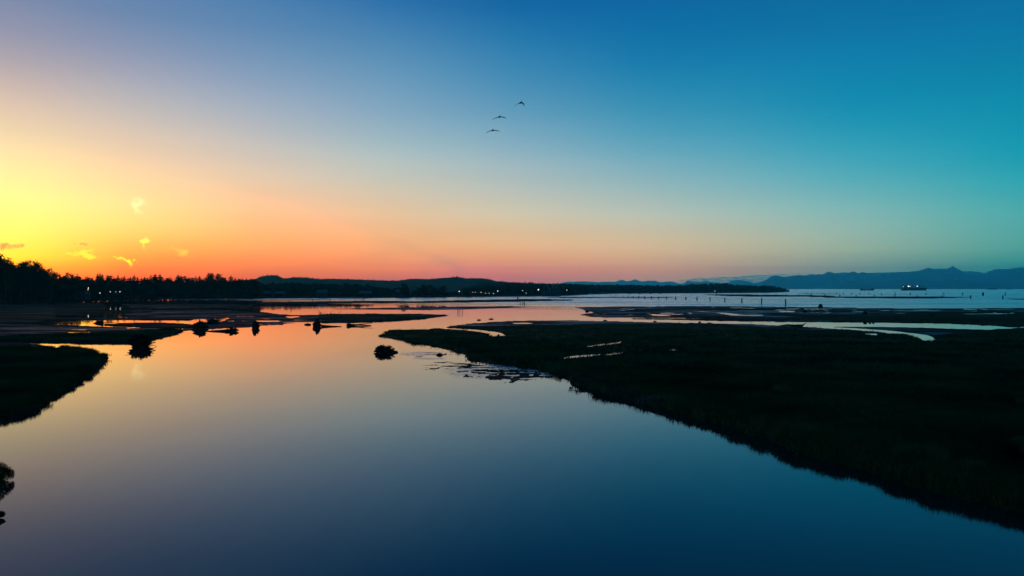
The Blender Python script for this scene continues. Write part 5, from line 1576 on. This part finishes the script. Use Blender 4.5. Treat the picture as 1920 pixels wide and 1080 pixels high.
def boom(name, pts, r, seg, label):
    P = [gp(x, y, 0.06) for x, y in pts]
    o = empty(name, P[0])
    for a, b in zip(P[:-1], P[1:]):
        n = max(1, int((b - a).length / seg))
        for i in range(n):
            s = a.lerp(b, i / n) - P[0]
            e = a.lerp(b, (i + .96) / n) - P[0]
            q = MB()
            q.tube([s, s.lerp(e, .5), e], [r, r * .95, r * .85], 6, .06, i)
            q.build('log', M_PILE, o)
    tag(o, label, 'log boom')


boom('log_boom', [(486, 562.9), (544, 562.6), (586, 562.0), (643, 560.8), (690, 560.2)], .34, 16, 'floating log boom strung between pilings in front of the low wood')
boom('log_boom', [(1495, 551.3), (1535, 551.2), (1577, 551.4)], .42, 14, 'floating log boom at the left end of the farthest piling row')


# ------------------------------------------------------------------ driftwood and stumps
def rootwad(px, wy, wpx, hpx, label, seed, nroots=26, log=None, sharp=1.0, z0=0.0, rootlen=1.0, body=0.72, hole=False):
    """uprooted stump: a knotted body with many tapering roots, optionally with its trunk lying on the water"""
    Y = depth(wy)
    k = ppx(Y)
    W, Ht = wpx * k / 2, hpx * k
    r_ = random.Random(seed)
    o = empty('root_wad', ((px - 960) / F * Y, Y, z0))
    q = MB()
    q.blob((0, 0, Ht * .02), (W * body, W * .6, Ht * body * 1.05), 18, 12, .42, seed, zmin=-.2)
    q.build('stump', M_WOOD, o)
    for i in range(nroots):
        a = r_.uniform(-.15, PI + .15) if i % 4 else r_.uniform(0, PI)
        yy = r_.uniform(-.7, .7)
        dr = Vector((math.cos(a), yy, math.sin(a) * 1.0))
        s = Vector((dr.x * W * .45, dr.y * W * .35, Ht * .25 + dr.z * Ht * .35))
        ln = r_.uniform(.75, 1.12) * rootlen
        e = Vector((dr.x * W * ln, dr.y * W * .7, Ht * .22 + dr.z * Ht * .78 * ln))
        m_ = s.lerp(e, .55) + Vector((r_.uniform(-.1, .1) * W, r_.uniform(-.1, .1) * W, r_.uniform(-.12, .12) * Ht))
        q = MB()
        r0 = W * r_.uniform(.05, .14)
        q.tube([s, m_, e], [r0 * 1.3, r0, r0 * .35 * sharp], 6, .12, seed + i)
        if r_.random() < .6:
            b = m_ + Vector((dr.x * W * .25 + r_.uniform(-.15, .15) * W, r_.uniform(-.2, .2) * W, dr.z * Ht * .22 + r_.uniform(-.12, .12) * Ht))
            q.tube([m_, b], [r0 * .75, r0 * .3 * sharp], 5, .1, seed + i)
        q.build('root', M_WOOD, o)
    if log:
        q = MB()
        L_ = [Vector(((x - px) * k, dy, z)) for (x, dy, z) in log]
        n = len(L_)
        q.tube(L_, [W * .26 * (1 - .75 * i / (n - 1)) + .02 for i in range(n)], 8, .12, seed)
        q.build('trunk', M_WOOD, o)
    tag(o, label, 'driftwood')
    return o


def stick(o, pts, r, name='branch'):
    q = MB()
    n = len(pts)
    q.tube(pts, [r * (1 - .7 * i / (n - 1)) for i in range(n)], 5, .1, int(r * 1000))
    q.build(name, M_WOOD, o)


rw = rootwad(722, 661.2, 32, 12.5, 'spiky uprooted stump alone in calm water, with its mirror image', 5, 40, [(722, 0, .25), (733, .1, .2), (746, .2, .05)], 1.6, body=.52, rootlen=1.2)
rw = rootwad(264, 650, 40, 22, 'big tangled root mass at the edge of the left mudbank', 12, 60, None, 1.0, 0.0, 1.12, .66)
k = ppx(depth(650))
for P in [[(-12 * k, -.2, .7), (-20 * k, -.3, 1.1), (-27 * k, -.4, 1.15)], [(10 * k, -.3, .9), (18 * k, -.2, 1.2), (23 * k, 0, 1.25)], [(14 * k, 0, .5), (22 * k, 0, .9), (27 * k, 0, .35)],
          [(10 * k, 0, .2), (24 * k, 0, .2), (30 * k, 0, .02)], [(5 * k, -.3, 1), (8 * k, -.3, 1.45), (12 * k, -.4, 1.62)]]:
    stick(rw, P, .07)
rootwad(375, 616.6, 27, 14, 'rounded dark stump, the larger of two humps by the mud edge', 21, 30, None, 1, 0, 1.05, .8)
rootwad(398.5, 608, 24, 8.5, 'rounded dark stump, the smaller hump on the mud behind the larger', 23, 22, None, 1, .05, 1.05, .8)
rw = rootwad(435, 621.4, 24, 7.6, 'small spiky root with upright prongs floating on the orange water', 27, 22, [(435, 0, .12), (415, .1, .1), (388, .2, .02)], .9, body=.6)
rw = rootwad(479, 615.4, 16, 13, 'narrow upright stump at the water edge below the mud bank', 31, 20, None, 1, 0, 1.05, .78)
rw = rootwad(594.5, 612.6, 15, 12.5, 'upright jagged stump with a long log trailing right from it', 33, 18, [(596, 0, .35), (606, .1, .16), (622, .15, .1), (640, .2, .03)], 1.1, 0, 1.0, .85)
rw = rootwad(655, 611, 14, 4.6, 'low tangle of driftwood with two long forked branches', 37, 14, [(656, 0, .2), (674, .1, .2), (696, .2, .05)], 1, 0, 1, .8)
k = ppx(depth(611))
stick(rw, [(12 * k, 0, .2), (26 * k, .5, .42), (42 * k, 1.2, .55)], .13)
o = empty('driftwood_log', gp(577, 609))
q = MB()
q.tube([(-.75, 0, .05), (0, 0, .14), (.7, .1, .1)], [.14, .2, .12], 8, .15, 3)
q.build('log', M_WOOD, o)
q = MB()
q.tube([(-.2, 0, .2), (.1, .1, .42)], [.07, .03], 6)
q.build('stub', M_WOOD, o)
tag(o, 'short floating log just left of the upright jagged stump', 'driftwood')

# wedge of driftwood like an upturned bow
o = empty('driftwood_wedge', gp(185, 606.4))
k = ppx(depth(606.4))
q = MB()
q.poly([(-11 * k, 0, .05), (-2 * k, -.5, -.1), (8 * k, -.4, -.1), (8 * k, .4, -.1), (-2 * k, .5, -.1), (-2 * k, -.3, .42), (7.4 * k, -.3, .50), (7.4 * k, .3, .52), (-2 * k, .3, .4), (6 * k, 0, .66), (9 * k, 0, .72)],
       [(0, 1, 5), (0, 5, 8), (0, 8, 4), (1, 2, 6, 5), (4, 8, 7, 3), (2, 3, 7, 6), (5, 6, 9), (5, 9, 8), (8, 9, 7), (9, 6, 10), (10, 7, 9), (10, 6, 7), (0, 4, 1), (1, 4, 3, 2)])
q.build('stump', M_WOOD, o)
stick(o, [(7 * k, 0, .15), (25 * k, .4, .14), (50 * k, .6, .02)], .1, 'trunk')
tag(o, 'wedge shaped driftwood stump in the pink channel under the left wood', 'driftwood')


def stump(px, by, wpx, tpx, hpx, label, seed=1, z=0.0, lumpy=.12):
    Y = depth(by)
    k = ppx(Y)
    o = empty('tree_stump', ((px - 960) / F * Y, Y, z))
    q = MB()
    W, T, Ht = wpx * k / 2, tpx * k / 2, hpx * k
    q.tube([(0, 0, -.2), (0, 0, Ht * .12), (0, 0, Ht * .4), (0, 0, Ht * .85), (0, 0, Ht)], [W, W * .86, (W * .3 + T * .7), T, T * .86], 12, lumpy, seed)
    q.build('trunk', M_WOOD, o)
    r_ = random.Random(seed)
    for i in range(5):
        a = i * 1.25 + r_.uniform(-.3, .3)
        q = MB()
        q.tube([(math.cos(a) * W * .5, math.sin(a) * W * .5, Ht * .28), (math.cos(a) * W * 1.05, math.sin(a) * W, .02)], [W * .2, W * .08], 6, .1)
        q.build('root', M_WOOD, o)
    tag(o, label, 'stump')


stump(1538.6, 576.6, 11, 5.4, 6.6, 'flat topped tree stump with flared base standing dark against the teal water', 2)
stump(1622, 589.2, 9, 6.6, 5.4, 'squat rounded stump on the flat below the small dark ship', 3, .02)
stump(1509, 585.4, 8, 4.6, 3.2, 'low worn stump on the mud left of the squat rounded one', 4, .02)
stump(1747, 592.4, 8, 5, 3, 'low dark stump on the grassy flat below the lit ship', 5, .05)
stump(934.5, 632.2, 8, 2.6, 5.6, 'small pointed stump sticking up in the puddle by the marsh tip', 6, 0)
stump(1134.5, 601.6, 8, 4, 1.8, 'very low mound of wood on the far edge of the marsh', 7, 0)
stump(1330, 606.2, 8, 5, 1.6, 'flat worn stump on the marsh edge below the piling row', 8, 0)
stump(1100.5, 584.6, 9, 6, 1.8, 'clump at the tip of the teal mudflat', 9, 0)
stump(1622, 606.4, 7, 5.5, 1.6, 'largest of three dark lumps in the bright creek', 10, 0)
stump(1631, 606.4, 4.5, 3.2, 1.3, 'middle one of three dark lumps in the bright creek', 11, 0)
stump(1637.5, 606.4, 4.5, 3.2, 1.1, 'right one of three dark lumps in the bright creek', 12, 0)

o = empty('driftwood_log', gp(1490, 611.4, .1))
k = ppx(depth(611.4))
q = MB()
q.tube([(-26 * k, .2, .02), (-14 * k, 0, .12), (-3 * k, .1, .05), (8 * k, 0, .06), (16 * k, 0, .10)], [.1, .19, .17, .2, .18], 8, .12, 5)
q.build('log', M_WOOD, o)
stick(o, [(15 * k, 0, .1), (18 * k, 0, .3), (22.5 * k, 0, .66)], .17, 'root')
stick(o, [(-3 * k, 0, .2), (-5 * k, 0, .36)], .06)
tag(o, 'long log on the creek bank with one end curving up', 'driftwood')
for px_, by, ln, l_ in [(1228, 603.4, 7, 'small knotted driftwood on the far marsh edge, left of the tiny stake'), (898, 600.4, 8, 'left of two small driftwood pieces off the marsh point'), (921, 598.6, 9, 'right of two small driftwood pieces off the marsh point'),
                        (1312, 604.8, 5, 'thin leaning stick of driftwood on the far marsh edge'), (824, 666.2, 12, 'slim sunken log in the shallows below the marsh point')]:
    o = empty('driftwood', gp(px_, by))
    k = ppx(depth(by))
    q = MB()
    q.tube([(-ln * k / 2, 0, .04), (0, .05, .12), (ln * k / 2, 0, .07)], [.07, .13, .06], 7, .15, int(px_))
    q.build('log', M_WOOD, o)
    if by < 660:
        stick(o, [(-.1 * ln * k, 0, .1), (.1 * ln * k, 0, .28), (.3 * ln * k, 0, .42)], .06)
        stick(o, [(-.3 * ln * k, 0, .1), (-.4 * ln * k, 0, .34)], .05)
    tag(o, l_, 'driftwood')
o = empty('leaning_branch', gp(545, 582.4))
stick(o, [(.5, 0, -.2), (.1, 0, .25), (-.45, 0, .95)], .10)
stick(o, [(.05, 0, .25), (.35, 0, .5)], .05)
tag(o, 'short branch leaning left out of the pink water', 'driftwood')
# tangle of dead branches on the middle bar
o = empty('branch_tangle', gp(608, 591.4, .25))
k = ppx(depth(591.4))
r_ = random.Random(77)
for i in range(34):
    x0 = r_.uniform(-9, 22) * k
    h_ = r_.uniform(.25, .75) * (1.2 if x0 < 4 * k else .7)
    stick(o, [(x0, r_.uniform(-.6, .6), -.05), (x0 - r_.uniform(-.1, .4), 0, h_ * .6), (x0 - r_.uniform(-.2, .9), 0, h_)], .05)
for a, b in (((-4, .2), (-15, 1.75)), ((11, .1), (14.6, 1.3)), ((26, 0), (33, 1.3))):
    stick(o, [(a[0] * k, 0, a[1]), ((a[0] + b[0]) / 2 * k, 0, (a[1] + b[1]) / 2 + .05), (b[0] * k, 0, b[1])], .07)
tag(o, 'tangle of dead branches on the middle bar with three long twigs', 'driftwood')


# ------------------------------------------------------------------ grass of the marsh
def grass(name, label, sel, n, hmin, hmax, m, seed, blades=7):
    g = np.random.default_rng(seed)
    ii = np.flatnonzero(sel.reshape(-1))
    # even density over the picture rows: weight by row spacing
    dr = np.gradient(rows)[:, None] * np.ones_like(PX)
    w = dr.reshape(-1)[ii] * np.clip((PY.reshape(-1)[ii] - 585) / 60, .15, 1)
    ii = g.choice(ii, size=min(n, len(ii) * 3), p=w / w.sum())
    px = PX.reshape(-1)[ii] + g.uniform(-1.5, 1.5, len(ii))
    py = PY.reshape(-1)[ii] + g.uniform(-.5, .5, len(ii)) * dr.reshape(-1)[ii]
    d = F * H / (py - HY)
    X = (px - 960) / F * d
    z = hgt.reshape(-1)[ii]
    cl = fbm(X / 2.2, d / 2.2, 3, seed)
    cl2 = fbm(X / 9.0, d / 9.0, 3, seed + 9)
    hh = (hmin + (hmax - hmin) * np.clip(.5 + .6 * cl + .5 * cl2, 0, 1.2)) * np.clip(1.15 - d / 500, .5, 1)
    hh = hh * np.clip(z / .22, .25, 1)
    K = len(ii)
    base = np.stack([X, d, z - .03], 1)
    vs = []
    for b in range(blades):
        a = g.uniform(0, 2 * PI, K)
        ln = hh * g.uniform(.6, 1.15, K)
        lean = ln * g.uniform(.1, .65, K)
        off = g.uniform(-.12, .12, (K, 2)) * (1 + d[:, None] / 60)
        wd = np.maximum(.014, d * .00035) * g.uniform(.7, 1.5, K)
        p = base + np.stack([off[:, 0], off[:, 1], np.zeros(K)], 1)
        s = np.stack([-np.sin(a) * wd, np.cos(a) * wd * .6, np.zeros(K)], 1)
        s[:, 0] = np.sign(s[:, 0] + 1e-6) * np.maximum(abs(s[:, 0]), wd * .55)
        t = p + np.stack([np.cos(a) * lean, np.sin(a) * lean, ln], 1)
        vs.append(np.stack([p - s, p + s, t], 1))
    v = np.concatenate(vs).reshape(-1, 3)
    fidx = np.arange(len(v)).reshape(-1, 3)
    me = np_mesh(name, v, fidx, m, 3)
    o = bpy.data.objects.new(name, me)
    C.objects.link(o)
    tag(o, label, 'grass', kind='stuff')


ok = (vegA > .5) & (hgt > .04)
grass('marsh_grass', 'dark green sedge covering the marsh on the right bank', ok & (regA == RIGHT) & (PX > 690), 46000, .22, .62, M_GRASS, 5)
grass('marsh_grass', 'black looking sedge covering the left bank', ok & (regA == LEFT) & (PX > -200), 15000, .2, .5, M_GRASS, 6)
grass('flat_grass', 'short sedge on the low dark bars of the left flats', ok & (regA == FLATL) & (PX > -100), 5000, .12, .3, M_GRASS, 7, 5)
grass('flat_grass', 'short sedge on the dark flat beyond the creek', ok & (regA == FLATR), 5000, .15, .32, M_GRASS, 8, 5)
edge = ok & (regA == RIGHT) & (PY > 720) & (((hgt > .12) & (hgt < .42)) | (N_BIG + .5 * N_EDGE > .38))
grass('bank_sedge', 'paler dry sedge hanging over the lip of the right bank', edge, 9000, .3, .62, M_GRASSD, 12, 6)


# bushes at the lower left edge
def bush(px, wy, wpx, hpx, label, seed):
    Y = depth(wy)
    k = ppx(Y)
    W, Ht = wpx * k / 2, hpx * k
    o = empty('bush', ((px - 960) / F * Y, Y, 0.05))
    r_ = random.Random(seed)
    q = MB()
    for i in range(40):
        a = r_.uniform(0, 6.3)
        rr = W * r_.uniform(.2, 1.0)
        q.tube([(0, 0, 0), (math.cos(a) * rr * .5, math.sin(a) * rr * .5, Ht * r_.uniform(.3, .5)), (math.cos(a) * rr, math.sin(a) * rr, Ht * r_.uniform(.35, 1.05) * (1.15 - .5 * rr / W))], [.012, .009, .004], 4, 0, i)
    q.build('stems', M_BARK, o)
    V_, F_ = [], []
    for i in range(4200):
        a = r_.uniform(0, 6.3)
        rr = W * math.sqrt(r_.random()) * .95
        top = Ht * (1.0 - .55 * (rr / W) ** 2) * (.85 + .2 * math.sin(3 * a + seed))
        z = r_.uniform(.02, 1) ** .7 * top
        p = Vector((math.cos(a) * rr, math.sin(a) * rr, z))
        dv = Vector((math.cos(a) * r_.uniform(.2, 1), math.sin(a) * r_.uniform(.2, 1), r_.uniform(.3, 1.3))).normalized() * r_.uniform(.04, .11)
        sd_v = dv.cross(Vector((r_.gauss(0, 1), r_.gauss(0, 1), r_.gauss(0, 1)))).normalized() * .012
        b = len(V_)
        V_ += [tuple(p - sd_v), tuple(p + sd_v), tuple(p + dv)]
        F_.append((b, b + 1, b + 2))
    me = bpy.data.meshes.new('foliage')
    me.from_pydata(V_, [], F_)
    me.materials.append(M_LEAF)
    f_ = bpy.data.objects.new('foliage', me)
    C.objects.link(f_)
    f_.parent = o
    tag(o, label, 'bush')


bush(-8, 902.5, 62, 34, 'larger bushy clump at the left edge, mirrored in the river', 3)
bush(-52, 902.5, 60, 40, 'bushy clump just outside the left edge behind the larger one', 4)
bush(-8, 972.5, 28, 8, 'small low clump at the left edge near the bottom corner', 5)


# ------------------------------------------------------------------ birds
def bird(px, py, Y, span, pose, label, yaw=0.0):
    """flying bird of prey: body with head, beak and tail, two jointed wings"""
    p = at(px, py, Y)
    o = empty('bird', p, yaw)
    q = MB()
    q.tube([(0, -.42, .0), (0, -.34, .02), (0, -.2, .0), (0, 0, -.02), (0, .22, -.01), (0, .36, .0)], [.02, .05, .085, .10, .06, .03], 8)
    body = q.build('body', M_BIRD, o)
    q = MB()
    q.poly([(-.03, .33, .01), (.03, .33, .01), (.11, .58, .0), (.0, .61, .0), (-.11, .58, .0), (0, .45, .02), (0, .4, -.02)], [(0, 1, 2, 3, 4), (0, 4, 5), (1, 5, 2), (0, 6, 1), (4, 3, 6), (3, 2, 6)])
    q.build('tail', M_BIRD, o)
    q = MB()
    q.blob((0, -.46, .03), (.05, .07, .05), 8, 6, 0)
    q.tube([(0, -.52, .02), (0, -.58, .0)], [.018, .004], 5)
    q.build('head', M_BIRD, o)
    for sgn, (a1, l1, a2, l2) in zip((-1, 1), pose):
        e = Vector((sgn * math.cos(a1) * l1 * span, -.05, math.sin(a1) * l1 * span))
        t = e + Vector((sgn * math.cos(a2) * l2 * span, .10, math.sin(a2) * l2 * span))
        q = MB()
        th = .022
        for (A, B, c0, c1) in ((Vector((sgn * .04, 0, .03)), e, .40, .40), (e, t, .40, .17)):
            pts = []
            for P, c in ((A, c0), (B, c1)):
                pts += [P + Vector((0, -c * .45, 0)), P + Vector((0, -c * .1, th)), P + Vector((0, c * .62, -.01)), P + Vector((0, -c * .1, -th))]
            q.poly(pts, [(0, 1, 5, 4), (1, 2, 6, 5), (2, 3, 7, 6), (3, 0, 4, 7), (0, 3, 2, 1), (4, 5, 6, 7)])
        for f_ in range(4):
            r0 = t + Vector((0, -.05 + .05 * f_, 0))
            tip = r0 + Vector((sgn * (.17 - .02 * f_), .03 * f_ + .02, math.sin(a2) * .14))
            q.poly([r0 + Vector((0, -.022, 0)), r0 + Vector((0, .022, 0)), tip, r0 + Vector((0, 0, .012))], [(0, 1, 3), (1, 2, 3), (2, 0, 3), (0, 2, 1)])
        q.build('wing', M_BIRD, o)
    tag(o, label, 'bird', 'birds flying over the estuary')


bird(976, 192.6, 96, 1.3, ((-.45, .28, -.6, .28), (-.12, .24, -.95, .18)), 'highest of the three flying birds, wings arched down', .3)
bird(936.5, 219.2, 96, 1.32, ((-.28, .30, -.40, .30), (-.02, .30, -.22, .30)), 'middle of the three flying birds', .15)
bird(924, 244.4, 96, 1.28, ((-.24, .30, -.46, .30), (-.02, .30, -.16, .30)), 'lowest of the three flying birds', .1)


def duck(px, by, label):
    o = empty('duck', gp(px, by, ground_z(px, by)))
    q = MB()
    q.blob((0, 0, .13), (.3, .16, .16), 10, 6, .05)
    q.build('body', M_BIRD, o)
    q = MB()
    q.tube([(.2, 0, .2), (.27, 0, .36), (.36, 0, .38), (.46, 0, .36)], [.06, .05, .055, .015], 7)
    q.build('head', M_BIRD, o)
    tag(o, label, 'bird')


duck(767, 576.2, 'small bird resting on the middle mudbar, left of a pair')
duck(773.5, 576.3, 'small bird resting on the middle mudbar, right of a pair')
duck(928, 574.5, 'tiny bird at the far end of the middle mudbar, left one')
duck(937, 574.6, 'tiny bird at the far end of the middle mudbar, right one')

# ------------------------------------------------------------------ the evening air
hz = MB()
x0, x1, y0, y1, z0_, z1_ = -1800, 21500, -400, 27500, -4.0, 720.0
hz.box(((x0 + x1) / 2, (y0 + y1) / 2, (z0_ + z1_) / 2), (x1 - x0, y1 - y0, z1_ - z0_))
mh = bpy.data.materials.new('evening_haze')
mh.use_nodes = True
nt = mh.node_tree
nt.nodes.clear()
pv = nt.nodes.new('ShaderNodeVolumePrincipled')
pv.inputs['Color'].default_value = (*HAZE_COLOR, 1)
pv.inputs['Density'].default_value = HAZE_DENSITY
pv.inputs['Anisotropy'].default_value = HAZE_G
out = nt.nodes.new('ShaderNodeOutputMaterial')
nt.links.new(pv.outputs[0], out.inputs['Volume'])
ho = hz.build('haze', mh)
tag(ho, 'thin blue evening haze over the bay', kind='stuff')
